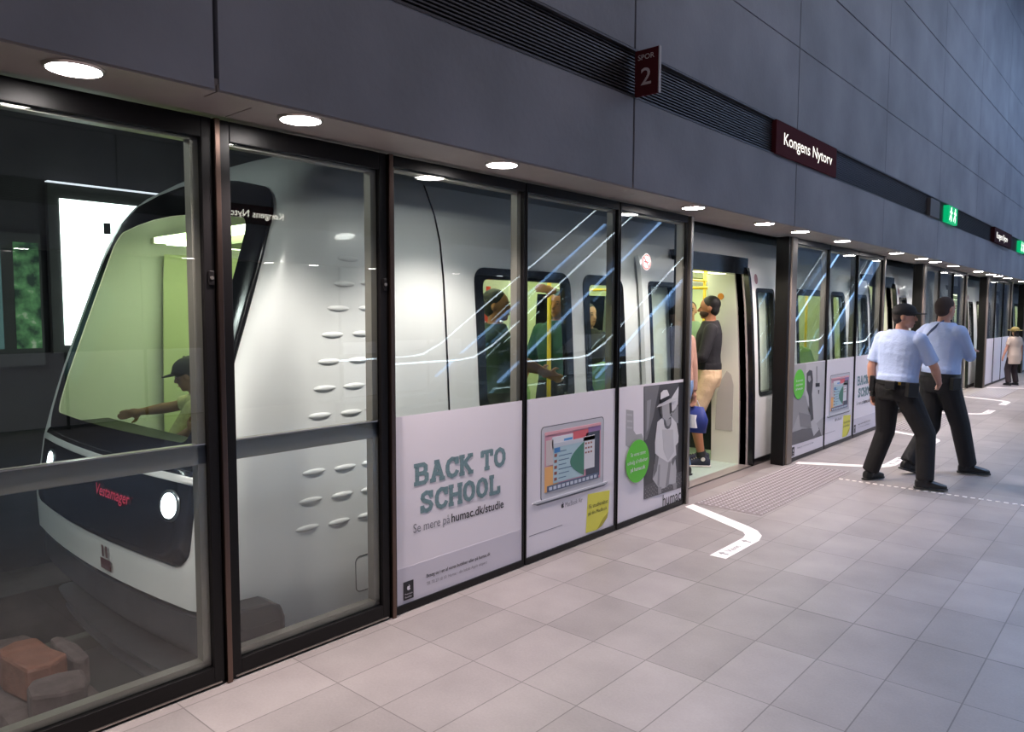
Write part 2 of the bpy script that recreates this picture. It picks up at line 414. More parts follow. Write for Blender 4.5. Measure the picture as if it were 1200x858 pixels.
# ------------------------------------------------------------------ posters
P_WHITE = mat('poster_white', C(232,228,236), .5)
P_GREY = mat('poster_grey_strip', C(208,205,216), .5)
P_TEAL = mat('poster_teal', C(112,140,146), .5, noise=(90,.18))
P_INK = mat('poster_ink', C(38,38,44), .5)
P_LIGHT = mat('poster_light_ink', C(128,128,138), .5)
P_YEL = mat('poster_yellow', C(224,220,84), .5); P_GRN = mat('poster_green', C(96,200,60), .5)
P_SIL = mat('laptop_silver', C(196,198,206), .4); P_KEY = mat('laptop_edge', C(92,96,106), .4)
g_ = lambda n, v: mat('photo_grey_'+n, C(v,v,v+4), .5)
PX = -3.029
SLABS = {
 'B': [[(0,0),(0,7)],[(0,7),(2.6,7),(3.4,6.2),(3.4,4.6),(2.6,3.7),(0,3.7)],[(2.6,3.7),(3.8,2.9),(3.8,.9),(2.9,0),(0,0)],[(-.9,7),(1,7)],[(-.9,0),(1,0)]],
 'A': [[(0,0),(2,7),(4,0)],[(.9,2.3),(3.1,2.3)],[(-.8,0),(1,0)],[(3,0),(4.8,0)],[(1,7),(2.4,7)]],
 'C': [[(4,5.2),(3.2,6.7),(1.9,7),(.6,6.2),(0,4.6),(0,2.4),(.6,.8),(1.9,0),(3.3,.4),(4.1,1.7)],[(4,7.2),(4,4.8)]],
 'K': [[(0,0),(0,7)],[(3.8,7),(0,3.1)],[(1.2,4.3),(4,0)],[(-.8,7),(.9,7)],[(-.8,0),(.9,0)],[(2.9,7),(4.6,7)],[(3.1,0),(4.8,0)]],
 'T': [[(2,0),(2,7)],[(-.2,7),(4.2,7)],[(-.2,7.2),(-.2,5.2)],[(4.2,7.2),(4.2,5.2)],[(1.1,0),(2.9,0)]],
 'O': [[(2,7),(.6,6.2),(0,4.6),(0,2.4),(.6,.8),(2,0),(3.4,.8),(4,2.4),(4,4.6),(3.4,6.2),(2,7)]],
 'S': [[(3.8,5.4),(3,6.7),(1.8,7),(.5,6.3),(.2,5.2),(.8,4.1),(3.2,3),(3.9,1.9),(3.4,.6),(2,0),(.8,.3),(.1,1.6)],[(3.8,7.2),(3.8,5)],[(.1,2),(.1,-.2)]],
 'H': [[(0,0),(0,7)],[(4,0),(4,7)],[(0,3.6),(4,3.6)],[(-.8,7),(.8,7)],[(-.8,0),(.8,0)],[(3.2,7),(4.8,7)],[(3.2,0),(4.8,0)]],
 'L': [[(.4,0),(.4,7)],[(-.4,7),(1.3,7)],[(-.4,0),(4,0)],[(4,-.2),(4,2.2)]],
}
def slab_text(mb, s, fy, fz, X, th=.75):
    """letters in unit cells; fy(u), fz(v) map to the wall"""
    cx = 0; q_ = 0
    for ch in s:
        if ch == ' ': cx += 3.4; continue
        for pl in SLABS[ch]:
            for a, b in zip(pl[:-1], pl[1:]):
                dx, dz = b[0]-a[0], b[1]-a[1]; l = math.hypot(dx,dz); tx, tz = dx/l*th*.4, dz/l*th*.4; nx, nz = -dz/l*th, dx/l*th
                q_ += .00006
                mb.prism([(X+q_, fy(cx+p), fz(q)) for p, q in ((a[0]-tx+nx,a[1]-tz+nz),(a[0]-tx-nx,a[1]-tz-nz),(b[0]+tx-nx,b[1]+tz-nz),(b[0]+tx+nx,b[1]+tz+nz))], (.001,0,0))
        cx += 6.2
    return cx-6.2+4
def apple_mark(mb, y, z, s, X):
    wallshape(mb, [(y-.42*s,z+.1*s),(y-.3*s,z+.38*s),(y-.08*s,z+.36*s),(y,z+.3*s),(y+.1*s,z+.36*s),(y+.3*s,z+.38*s),(y+.38*s,z+.25*s),(y+.26*s,z+.08*s),(y+.28*s,z-.1*s),(y+.42*s,z-.2*s),(y+.25*s,z-.5*s),(y+.08*s,z-.48*s),(y-.08*s,z-.48*s),(y-.25*s,z-.5*s),(y-.42*s,z-.2*s)], X, .001)
    wallshape(mb, [(y,z+.42*s),(y+.04*s,z+.6*s),(y+.2*s,z+.68*s),(y+.16*s,z+.5*s)], X, .001)
def store_badge(po, y, z, X=PX):
    MB().box((X+.002,y-.035,z-.05),(X+.004,y+.035,z+.05)).build('store_badge', P_INK, po)
    m = MB(); apple_mark(m, y, z+.014, .026, X+.0045); m.build('badge_emblem', P_WHITE, po)
    text('badge_lettering', 'Premium', P_WHITE, po, (X+.004, y-.026, z-.022), (0,1,0), (0,0,1), .052, .009)
    text('badge_lettering', 'Reseller', P_WHITE, po, (X+.004, y-.026, z-.039), (0,1,0), (0,0,1), .048, .009)
def poster_base(root, y0, y1):
    return MB().box((PX-.002, y0, .045), (PX, y1, 1.068)).build('poster', P_WHITE, root)
def poster_school(root, y0, y1):
    po = poster_base(root, y0, y1)
    MB().box((PX,y0,.045),(PX+.001,y1,.245)).build('lower_strip', P_GREY, po)
    w = (y1-y0)/1.05
    for s, ya, yb, z0, h in (('BACK TO', .155, .875, .688, .100), ('SCHOOL', .190, .825, .526, .102)):
        ll = sum(3.4 if c == ' ' else 6.2 for c in s)-2.2
        st = 0
        for word in s.split(' '):
            m = MB(); slab_text(m, word, lambda u, ya=ya, yb=yb, ll=ll, st=st: y0+w*(ya+(yb-ya)*(u+st)/ll), lambda v, z0=z0, h=h: z0+h*v/7, PX, .80)
            m.build('headline', P_TEAL, po); st += 6.2*len(word)+3.4
    text('lettering', 'Se mere på', P_LIGHT, po, (PX, y0+.125*w, .420), (0,1,0), (0,0,1), .28*w, .050)
    text('bold_lettering', 'humac.dk/studie', P_INK, po, (PX, y0+.418*w, .420), (0,1,0), (0,0,1), .455*w, .050, bold=.014)
    text('small_print', 'Besøg os i en af vores butikker eller på humac.dk', P_INK, po, (PX+.001, y0+.22*w, .148), (0,1,0), (0,0,1), .53*w, .020, bold=.01)
    text('small_print', 'Tlf. 70 27 10 10  Humac - din lokale Apple ekspert', P_LIGHT, po, (PX+.001, y0+.22*w, .105), (0,1,0), (0,0,1), .50*w, .018)
    store_badge(po, y0+.085*w, .115)
def poster_laptop(root, y0, y1, strip=False):
    po = poster_base(root, y0, y1)
    S = .98*(y1-y0)
    Y = lambda a: y0+S*a
    lid = MB(); wallshape(lid, rrect(Y(.512), .629, S*.361, .247, .03), PX, .002); lid.build('laptop_lid', P_KEY, po)
    lid = MB(); wallshape(lid, rrect(Y(.512), .628, S*.354, .242, .027), PX+.002, .001); lid.build('laptop_bezel', P_SIL, po)
    a, b, c, d = Y(.188), Y(.832), .437, .837
    scr = MB().box((PX+.003,a,c),(PX+.004,b,d)); scr.build('laptop_screen', mat('screen_pink', C(204,150,168), .4), po)
    def blk(nm, u0, v0, u1, v1, col, k=1):
        MB().box((PX+.004,a+(b-a)*u0,c+(d-c)*v0),(PX+.004+.0006*k,a+(b-a)*u1,c+(d-c)*v1)).build(nm, mat('screen_'+nm, C(*col), .45), po)
    blk('orange_ground', 0,0,.22,.42,(232,176,110)); blk('red_window', .48,.74,.76,.93,(216,100,110)); blk('dark_window', .72,.05,.98,.86,(70,76,92))
    blk('purple_band', .76,.86,1,.97,(150,120,170)); blk('left_column', .02,.44,.14,.86,(206,196,196),2); blk('pale_window', .12,.70,.48,.90,(222,226,234),2); blk('blue_button', .32,.80,.47,.84,(90,160,220),3)
    blk('mail_window', .14,.12,.68,.72,(176,206,216),3); blk('list_window', .67,.22,.88,.80,(222,224,230),4); blk('toolbar', .14,.72,.88,.79,(198,206,216),4)
    blk('mail_icon', .155,.63,.25,.71,(70,130,190),5); blk('dock', .04,.0,.96,.10,(86,100,128),4); blk('menu_bar', 0,.95,1,1,(226,170,180),4)
    m = MB(); wallshape(m, [(a+(b-a)*(.68-.25*math.sin(PI*t/14)), c+(d-c)*(.12+.60*t/14)) for t in range(15)], PX+.0062, .0008); m.build('leaf_picture', mat('screen_leaf', C(70,130,110), .45), po)
    m = MB()
    for i in range(12): m.box((PX+.0066,a+(b-a)*(.07+.073*i),c+(d-c)*.02),(PX+.0072,a+(b-a)*(.12+.073*i),c+(d-c)*.075))
    m.build('dock_icons', mat('screen_icons', C(196,206,220), .4), po)
    m = MB()
    for i in range(5): m.box((PX+.0055,a+(b-a)*.155,c+(d-c)*(.16+.1*i)),(PX+.0066,a+(b-a)*.20,c+(d-c)*(.21+.1*i)))
    for i in range(9): m.box((PX+.0064,a+(b-a)*(.70+.05*(i%3)),c+(d-c)*(.5+.08*(i//3))),(PX+.0069,a+(b-a)*(.73+.05*(i%3)),c+(d-c)*(.53+.08*(i//3))))
    m.build('icon_dots', mat('screen_dots', C(150,90,80), .4), po)
    m = MB()
    for i in range(7): m.box((PX+.0055,a+(b-a)*.23,c+(d-c)*(.18+.075*i)),(PX+.0062,a+(b-a)*(.36+.05*((i*7)%3)),c+(d-c)*(.195+.075*i)))
    m.build('mail_lines', mat('screen_lines', C(90,120,150), .4), po)
    m = MB(); wallshape(m, [(Y(.075),.380),(Y(.12),.366),(Y(.88),.366),(Y(.925),.380),(Y(.90),.386),(Y(.10),.386)], PX, .005); m.build('laptop_base', P_KEY, po)
    m = MB(); wallshape(m, [(Y(.065),.386),(Y(.10),.378),(Y(.90),.378),(Y(.935),.386),(Y(.92),.393),(Y(.08),.393)], PX+.001, .006); m.build('laptop_base_edge', P_SIL, po)
    m = MB(); apple_mark(m, Y(.39), .314, .034, PX+.0005); m.build('emblem', P_INK, po)
    text('lettering', 'MacBook Air', P_LIGHT, po, (PX, Y(.42), .297), (0,1,0), (0,0,1), .20*S, .034)
    m = MB(); wallshape(m, [(Y(.685),.338),(Y(.962),.318),(Y(.945),.16),(Y(.93),.12),(Y(.86),.072),(Y(.80),.058),(Y(.665),.062)], PX, .002); m.build('yellow_note', P_YEL, po)
    m = MB(); wallshape(m, [(Y(.945),.16),(Y(.875),.125),(Y(.80),.058),(Y(.86),.072),(Y(.93),.12)], PX+.002, .001); m.build('note_fold', mat('poster_yellow_fold', C(180,172,60), .5), po)
    text('note_lettering', 'Få studierabat', P_INK, po, (PX+.002, Y(.695), .232), (0,1,0), (0,0,1), .24*S, .028)
    text('note_lettering', 'på din MacBook', P_INK, po, (PX+.002, Y(.69), .185), (0,1,0), (0,0,1), .235*S, .024)
    m = MB().box((PX,Y(.035),.178),(PX+.001,Y(.39),.182)); m.build('small_print', P_LIGHT, po)
def photo(po, pts, nm, v, k):
    m = MB(); wallshape(m, pts, PX+.0006*k, .0006); m.build(nm, g_(str(v), v), po)
def poster_hat(root, y0, y1):
    po = poster_base(root, y0, y1)
    Q = lambda x, y: onx(730+x/5.3625, 440+y/5.3625, PX)   # printed picture laid out on the poster's own plane
    dy = y0-4.617
    def ph(pts, nm, v, k): photo(po, [(Q(*p)[0]+dy, Q(*p)[1]) for p in pts], nm, v, k)
    ph([(130,70),(392,40),(378,700),(130,780)], 'photo_ground', 74, 1)
    ph([(20,215),(65,222),(66,345),(82,372),(118,366),(128,400),(128,480),(60,470),(18,440)], 'photo_skyline', 172, 1)
    ph([(24,240),(58,244),(58,256),(24,252)], 'photo_window_row', 190, 2); ph([(24,280),(58,284),(58,296),(24,292)], 'photo_window_row', 190, 2); ph([(24,320),(58,324),(58,336),(24,332)], 'photo_window_row', 190, 2)
    ph([(135,74),(228,62),(190,260),(150,400),(136,410)], 'photo_pale_streak', 118, 2)
    ph([(150,160),(176,150),(160,330),(146,360)], 'photo_light_beam', 150, 3)
    ph([(350,48),(392,41),(384,610),(345,650)], 'photo_dark_column', 44, 2)
    ph([(131,700),(250,640),(384,598),(378,700),(131,779)], 'photo_grating', 90, 3)
    ph([(302,145),(349,68),(344,180),(312,238),(300,200)], 'photo_bright_gap', 216, 3)
    ph([(300,236),(344,190),(346,300),(320,300)], 'photo_bright_gap', 150, 3)
    ph([(225,508),(280,545),(325,498),(334,600),(330,682),(290,684),(262,706),(230,716),(184,652),(194,560)], 'photo_skirt', 184, 4)
    ph([(286,545),(300,540),(286,684),(266,700)], 'photo_skirt_fold', 140, 5); ph([(222,560),(232,560),(226,700),(214,690)], 'photo_skirt_fold', 150, 5)
    ph([(204,488),(224,505),(210,600),(188,646),(190,600)], 'photo_sleeve_dark', 118, 5)
    ph([(326,440),(345,418),(336,500),(312,566),(302,545),(320,492)], 'photo_sleeve_dark', 108, 5)
    ph([(214,292),(250,262),(300,256),(334,300),(347,380),(345,420),(328,442),(332,500),(280,546),(225,512),(200,490),(199,420)], 'photo_blouse', 216, 6)
    ph([(244,340),(312,340),(318,480),(280,538),(252,470)], 'photo_blouse_fold', 196, 7)
    ph([(218,700),(240,700),(240,740),(220,746)], 'photo_leg', 150, 5); ph([(312,682),(334,672),(336,716),(314,716)], 'photo_leg', 150, 5)
    ph([(255,276),(300,260),(300,306),(290,332),(276,338),(262,328),(255,305)], 'photo_scarf', 96, 8)
    ph([(262,282),(294,272),(294,300),(284,318),(272,318)], 'photo_neck', 160, 9)
    ph([(230,186),(296,162),(300,215),(292,262),(272,286),(246,270),(234,238)], 'photo_face', 172, 10)
    ph([(286,165),(300,165),(304,228),(290,244)], 'photo_hair', 58, 11); ph([(230,190),(240,186),(246,262),(236,250)], 'photo_hair', 90, 11)
    ph([(206,200),(225,180),(290,146),(342,140),(300,168),(240,192)], 'photo_hat_brim', 206, 12)
    ph([(230,156),(232,110),(250,92),(272,90),(284,118),(288,148),(232,172)], 'photo_hat_crown', 224, 13)
    ph([(229,152),(285,126),(289,146),(230,178)], 'photo_hat_band', 26, 14)
    m = MB()
    for i in range(5):
        for j in range(13):
            gy, gz = Q(140+j*18+(9 if i % 2 else 0), 716+i*13-j*7.5); m.box((PX+.0018,gy-.004+dy,gz-.004),(PX+.0026,gy+.004+dy,gz+.004))
    m.build('photo_grating_dots', g_('150',150), po)
    cy_, cz_ = 4.883+dy, .482; m = MB(); wallshape(m, circ(cy_, cz_, .166, .166, 40), PX+.011, .001); m.build('green_disc', P_GRN, po)
    for i, q in enumerate(('Se vores store', 'udvalg af tilbehør', 'på humac.dk')):
        text('disc_lettering', q, P_WHITE, po, (PX+.0115, cy_-(.10,.145,.10)[i], cz_+.045-.058*i), (0,1,0), (0,0,1), (.21,.29,.21)[i], .030, bold=.014 if i == 2 else 0)
    text('logo_lettering', 'humac', P_INK, po, (PX+.0005, 5.29+dy, .046), (0,1,0), (0,0,1), .30, .098, bold=.004)
def poster_reader(root, y0, y1):
    po = poster_base(root, y0, y1)
    Q = lambda x, y: onx(910+x/6.131, 410+y/6.129, PX)
    dy = y0-7.99
    def ph(pts, nm, v, k): photo(po, [(Q(*p)[0]+dy, Q(*p)[1]) for p in pts], nm, v, k)
    ph([(112,108),(346,84),(330,620),(84,690)], 'photo_ground', 168, 1)
    ph([(208,104),(346,88),(336,480),(250,560),(200,300)], 'photo_wall', 192, 2)
    ph([(108,330),(205,330),(240,460),(150,470),(100,600)], 'photo_street', 150, 2)
    ph([(212,170),(232,145),(252,150),(258,220),(250,320),(262,500),(238,520),(226,330),(212,290)], 'photo_hair', 70, 3)
    ph([(222,190),(238,186),(244,215),(232,235),(222,220)], 'photo_face', 160, 4)
    ph([(156,450),(240,468),(245,560),(168,552)], 'photo_laptop_lid', 130, 4)
    ph([(90,600),(180,570),(300,560),(320,620),(84,695)], 'photo_coat', 96, 5)
    ph([(255,500),(282,530),(300,575),(262,620),(246,560)], 'photo_hand', 186, 6)
    ph([(276,240),(306,238),(306,264),(276,268)], 'photo_plate', 40, 4)
    ph([(282,120),(288,118),(288,238),(282,240)], 'photo_pole', 130, 4)
    ph([(294,290),(303,288),(300,318),(296,318)], 'photo_mark', 50, 4)
    MB().box((PX+.004,y0+.0,.045),(PX+.005,y1,.175)).build('lower_strip', P_WHITE, po)
    text('small_print', 'Besøg os i en af vores butikker', P_LIGHT, po, (PX+.005, y0+.2, .125), (0,1,0), (0,0,1), .5, .02)
    store_badge(po, y0+.075, .11, PX+.0035)
    c = (8.19, .842); m = MB(); wallshape(m, circ(c[0]+dy, c[1], .165, .165, 36), PX+.005, .001); m.build('green_disc', P_GRN, po)
    for i, s in enumerate(('Se vores store', 'udvalg af tilbehør', 'på humac.dk')):
        text('disc_lettering', s, P_WHITE, po, (PX+.0055, c[0]+dy-.10, c[1]+.03-.045*i), (0,1,0), (0,0,1), .20, .026, bold=.012 if i == 2 else 0)

# ------------------------------------------------------------------ glass screen panels
def screen_panel(y0, y1, label, poster=None, heavy=False, sticker=False):
    r = empty('glass_screen_panel', (-3.05, (y0+y1)/2, 0), label, 'glass panel')
    w = .05 if heavy else .016; zt = 2.335 if heavy else 2.362; zb = .085 if heavy else .045
    fr = MB()
    for a, b in ((y0+.004, y0+w), (y1-w, y1-.004)): fr.box((-3.10,a,.004),(-3.018,b,2.42))
    fr.box((-3.10,y0+w,zt),(-3.018,y1-w,2.42)); fr.box((-3.10,y0+w,.004),(-3.018,y1-w,zb))
    fr.build('frame', BLACK, r, bevel=.003)
    MB().box((-3.046,y0+w,zb),(-3.036,y1-w,zt)).build('glass_pane', GLASS_FLAT if heavy else GLASS, r)
    ins = MB()   # steel channel around the inside of the pane
    for a, b in ((y0+w, y0+w+.012), (y1-w-.035, y1-w)): ins.box((-3.098,a,zb),(-3.047,b,zt))
    ins.box((-3.098,y0+w,zb),(-3.047,y1-w,zb+.03)); ins.box((-3.098,y0+w,zt-.012),(-3.047,y1-w,zt))
    ins.build('inner_channel', CHAN, r)
    if heavy:
        bar = MB().box((-3.085,y0+.012,.972),(-3.047,y1-.012,1.062)).build('push_bar', CHAN, r, bevel=.004)
        MB().box((-3.046,y0+w,1.058),(-3.034,y1-w,1.064)).build('bar_edge', mat('bar_edge_metal', C(220,212,204), .25, metal=1), r)
        MB().box((-3.017,y0+.02,.012),(-3.010,y1-.02,.018)).build('bottom_seal', STEEL, r)
        b = MB().box((-3.018,y1-.034,1.73),(-3.010,y1-.010,1.79)).build('lock_plate', BLACK, r, bevel=.002)
        MB().cyl((-3.010,y1-.022,1.760),(-3.006,y1-.022,1.760),.008,.008,16).build('lock_cylinder', STEEL, b)
    if poster: poster(r, y0+w+.001, y1-w-.001)
    if sticker:
        c = onx(758,307,-3.03)
        s = MB(); wallshape(s, circ(c[0],c[1],.062,.062,32), -3.035, .0015); so = s.build('warning_sticker', mat('sticker_white', C(225,215,215), .5), r)
        m = MB(); X = -3.0335
        o_ = circ(c[0],c[1],.058,.058,32); i_ = circ(c[0],c[1],.047,.047,32)
        for k in range(32): m.prism([(X,*o_[k]),(X,*o_[(k+1)%32]),(X,*i_[(k+1)%32]),(X,*i_[k])],(.001,0,0))
        wallshape(m, [(c[0]-.043,c[1]+.034),(c[0]-.034,c[1]+.043),(c[0]+.043,c[1]-.034),(c[0]+.034,c[1]-.043)], X, .001)
        m.build('sticker_ring', mat('sticker_red', C(190,60,60), .5), so)
        m = MB(); wallshape(m, [(c[0]-.035,c[1]-.006),(c[0]+.035,c[1]-.006),(c[0]+.035,c[1]+.006),(c[0]-.035,c[1]+.006)], X-.0008, .001); m.build('sticker_figure', P_INK, so)
    return r
screen_panel(.62, 1.535, 'full-height glass emergency door with steel push bar in front of the train nose', heavy=True)
screen_panel(1.56, 2.455, 'full-height glass emergency door with push bar in front of the white train side', heavy=True)
screen_panel(2.485, 3.545, 'glass screen panel with the big BACK TO SCHOOL poster, left of the laptop poster', poster_school)
screen_panel(3.55, 4.595, 'glass screen panel with the laptop poster between BACK TO SCHOOL and the green disc', poster_laptop)
screen_panel(4.60, 5.615, 'glass screen panel with woman in hat poster and humac logo, left of the open door', poster_hat, sticker=True)
def posts(y0, label):
    return tag(MB().box((-3.12,y0,0.0),(-3.0,y0+.024,2.42)).build('mullion_post', BRONZE, bevel=.003, loc=(-3.05,y0,0)), label, 'post')
posts(1.536, 'thin bronze mullion between the two glass emergency doors')
posts(2.458, 'thin bronze mullion left of the BACK TO SCHOOL panel')
def jambs(y, la, lb):
    r = empty('door_jamb', (-3.08, y, 0), la, 'door post')
    MB().box((-3.12,y,0.0),(-3.0,y+.035,2.42)).build('cover', STEEL, r, bevel=.003)
    MB().box((-3.16,y,0.0),(-3.12,y+.03,2.42)).build('seal', BLACK, r)
    r = empty('door_jamb', (-3.1, y+2.2, 0), lb, 'door post')
    MB().box((-3.15,y+2.13,0.0),(-3.01,y+2.19,2.42)).build('seal', BLACK, r, bevel=.004)
    MB().box((-3.12,y+2.19,0.0),(-2.995,y+2.33,2.42)).build('cover', mat('jamb_steel', C(132,122,114), .45, metal=.45, noise=(5,.06)), r, bevel=.006)
nth = ['first','second','third','fourth','fifth']
for k in range(5):
    jambs(5.64+5.58*k, 'slim steel jamb on the left side of the %s platform door opening' % nth[k], 'wide brushed steel door post right of the %s platform door opening' % nth[k])
for k in range(5):
    b = 7.985+5.58*k; tail = 'past the %s door opening' % nth[k]
    screen_panel(b, b+1.05, ('glass screen panel with reading woman poster, nearest ' if k < 2 else 'glass screen panel with white lower half, nearest ')+tail, poster_reader if k < 2 else poster_base, sticker=False)
    screen_panel(b+1.055, b+2.12, 'middle glass screen panel with laptop poster '+tail if k < 2 else 'middle glass screen panel with white lower half '+tail, poster_laptop if k < 2 else poster_base)
    screen_panel(b+2.125, b+3.225, 'farthest glass screen panel with BACK TO SCHOOL poster '+tail if k < 2 else 'farthest glass screen panel with white lower half '+tail, poster_school if k < 2 else poster_base)
# opposite screens, only mirrored in the glass
for k in range(3):
    mb = MB(); y = 2.5+5.58*k
    r = empty('glass_screen_panel', (5.23, y+1.5, 0), 'screen across the platform, seen only as a reflection, %s along' % nth[k], 'glass panel')
    for q in (0,1.05,2.1,3.1): mb.box((5.19,y+q,0),(5.27,y+q+.04,2.42))
    mb.build('frame', BLACK, r)
    MB().box((5.22,y+.04,0.05),(5.24,y+3.1,2.4)).build('glass_pane', mat('opposite_glass', (.05,.055,.06), .1), r)
    MB().box((5.20,y+.05,.05),(5.215,y+3.08,1.06)).build('poster', P_WHITE, r)

# ------------------------------------------------------------------ floor marks
def tactile(y0, label):
    r = empty('tactile_paving', (-2.66, y0+1.1, 0), label, 'tactile paving')
    MB().box((-2.96,y0,0.0),(-2.38,y0+2.22,.0025)).build('plate', mat('tactile_plate', C(128,118,120), .5, noise=(30,.1)), r)
    m = MB()
    for i in range(12):
        for j in range(44):
            x = -2.94+i*.049; y = y0+.03+j*.05+(.025 if i % 2 else 0)
            m.cyl((x,y,.0025),(x,y,.0075),.012,.008,8)
    s = m.build('studs', mat('tactile_stud', C(186,182,184), .35, metal=.5), r); s['kind'] = 'stuff'
tactile(5.72, 'pale studded tactile paving in front of the nearest open door')
tactile(11.30, 'pale studded tactile paving in front of the second door opening')
tactile(16.88, 'pale studded tactile paving in front of the third door opening')
def wait_mark(yc, s, label):
    """s=-1: turns towards the camera, s=1: away"""
    F = lambda x, d: (x, yc+s*d)
    r = empty('floor_marking', (-2.4, yc+s*1.5, 0), label, 'floor marking')
    out = []
    a = [F(-2.97,1.14),F(-2.36,1.50),F(-2.24,1.62),F(-2.235,1.78),F(-2.235,2.28)]
    b = [F(-2.97,1.27),F(-2.42,1.60),F(-2.345,1.70),F(-2.34,1.80),F(-2.34,2.28)]
    a = [F(-2.96,1.15),F(-2.34,1.46),F(-2.23,1.53),F(-2.155,1.63),F(-2.12,1.76),F(-2.12,2.29)]
    b = [F(-2.97,1.27),F(-2.38,1.585),F(-2.30,1.63),F(-2.255,1.69),F(-2.235,1.77),F(-2.235,2.29)]
    m = MB()
    for i in range(5):
        q = [Vector((*p,.001)) for p in (a[i],a[i+1],b[i+1],b[i])]
        m.prism(q, (0,0,.0015))
    m.build('line', MARK, r)
    ink = mat('marking_grey', C(150,146,146), .6)
    o = F(-2.205, 1.88 if s > 0 else 2.17)
    if s < 0: text('lettering', 'Vent', ink, r, (-2.155-.0, o[1]+.02, .0035), (0,1,0), (-1,0,0), .17, .045)
    else: text('lettering', 'Vent', ink, r, (-2.155, o[1]+.06, .0035), (0,1,0), (-1,0,0), .17, .045)
    m = MB()
    for d in (1.84, 2.20):
        y = yc+s*d; x = -2.175
        m.prism([(x+.03,y-.006,.003),(x+.03,y+.006,.003),(x-.02,y+.006,.003),(x-.02,y-.006,.003)],(0,0,.0012))
        m.prism([(x-.04,y,.003),(x-.01,y+.025,.003),(x-.01,y+.012,.003),(x-.025,y,.003),(x-.01,y-.012,.003),(x-.01,y-.025,.003)],(0,0,.0012))
    m.build('arrows', ink, r)
for k in range(3):
    w = nth[k]
    wait_mark(6.83+5.58*k, -1, 'white bent waiting line with arrows and Vent, left of the %s door opening' % w)
    wait_mark(6.83+5.58*k, 1, 'white bent waiting line with arrows, right of the %s door opening' % w)
r = empty('stud_line', (-1.2,7.53,0), 'thin dotted line of small white studs running across the platform by the guards', 'floor studs')
m = MB(); x = -2.36
while x < 1.0:
    m.box((x,7.517,0),(x+.035,7.543,.004)); x += .062
s = m.build('studs', MARK, r); s['kind'] = 'stuff'

# ------------------------------------------------------------------ train
XC = -4.60
def wz(z):
    """half width of the body at height z"""
    t = [(-.6,1.22),(-.3,1.26),(0,1.275),(.6,1.27),(1.0,1.255),(1.5,1.228),(1.8,1.208),(2.04,1.178),(2.22,1.126),(2.42,1.028),(2.52,.90),(2.60,.70),(2.65,.45),(2.67,.22),(2.68,.02)]
    if z <= t[0][0]: return t[0][1]
    for (a,b),(c,d) in zip(t[:-1],t[1:]):
        if z <= c: return b+(d-b)*(z-a)/(c-a)
    return .02
def y0z(z):
    t = [(-.3,1.80),(-.12,1.66),(.05,1.56),(.17,1.53),(.4,1.52),(.78,1.575),(.95,1.62),(1.18,1.685),(1.4,1.76),(1.6,1.83),(1.83,1.91),(2.05,1.985),(2.22,2.06),(2.35,2.15),(2.42,2.23),(2.52,2.38),(2.60,2.58),(2.65,2.85),(2.67,3.0),(2.68,3.1)]
    if z <= t[0][0]: return t[0][1]
    for (a,b),(c,d) in zip(t[:-1],t[1:]):
        if z <= c: return b+(d-b)*(z-a)/(c-a)
    return 3.1
def nose(t, z, off=0.0, ylim=3.2):
    """t in -1..1 round the front (t>0 is the platform side); |t|>1 runs back along the side, metres beyond 1"""
    w = wz(z); r = min(.20, w*.6); y0 = y0z(z); L = w-r+r*PI/2; a = abs(t); sg = 1 if t >= 0 else -1
    if a <= 1:
        s = a*L
        if s <= w-r:
            u = s/w; x = s; y = y0+.10*u*u; nx, ny = .17*u, -1
        else:
            th = (s-(w-r))/r; x = w-r+r*math.sin(th); y = y0+.10*((w-r)/w)**2+r*(1-math.cos(th)); nx, ny = math.sin(th), -math.cos(th)
    else:
        x = w; yc = y0+.10*((w-r)/w)**2+r; y = yc+(a-1)*(ylim-yc); nx, ny = 1, 0
    l = math.hypot(nx,ny); dz = .3 if a < 1 else .0
    n = Vector((sg*nx/l, ny/l, dz)).normalized()
    return Vector((XC+sg*x, y, z))+n*off
train = empty('metro_train', (XC, 8, -.9), 'white driverless metro train with dark windscreen standing behind the screens, one door open', 'train')
ZT = [-.3,-.12,.05,.17,.3,.4,.55,.7,.78,.95,1.1,1.25,1.4,1.6,1.83,2.05,2.15,2.22,2.30,2.35,2.42,2.47,2.52,2.56,2.60,2.65,2.67,2.68]
TT = [-2,-1.6,-1.2,-1,-.93,-.86,-.79,-.72,-.6,-.45,-.3,-.15,0,.15,.3,.45,.6,.72,.79,.86,.93,1,1.2,1.6,2]
mb = MB(); nt_ = len(TT)
for z in ZT:
    for t in TT: mb.v.append(nose(t, z))
for i in range(len(ZT)-1):
    for j in range(nt_-1):
        if .95 <= ZT[i] and ZT[i+1] <= 2.23 and abs(TT[j]) <= .72 and abs(TT[j+1]) <= .72: continue
        if ZT[i+1] <= .17 and abs(TT[j]) <= 1 and abs(TT[j+1]) <= 1: continue
        mb.f.append((i*nt_+j, i*nt_+j+1, (i+1)*nt_+j+1, (i+1)*nt_+j)); mb.m.append(0)
nb = mb.build('nose_shell', TRAINW, train, smooth=True)
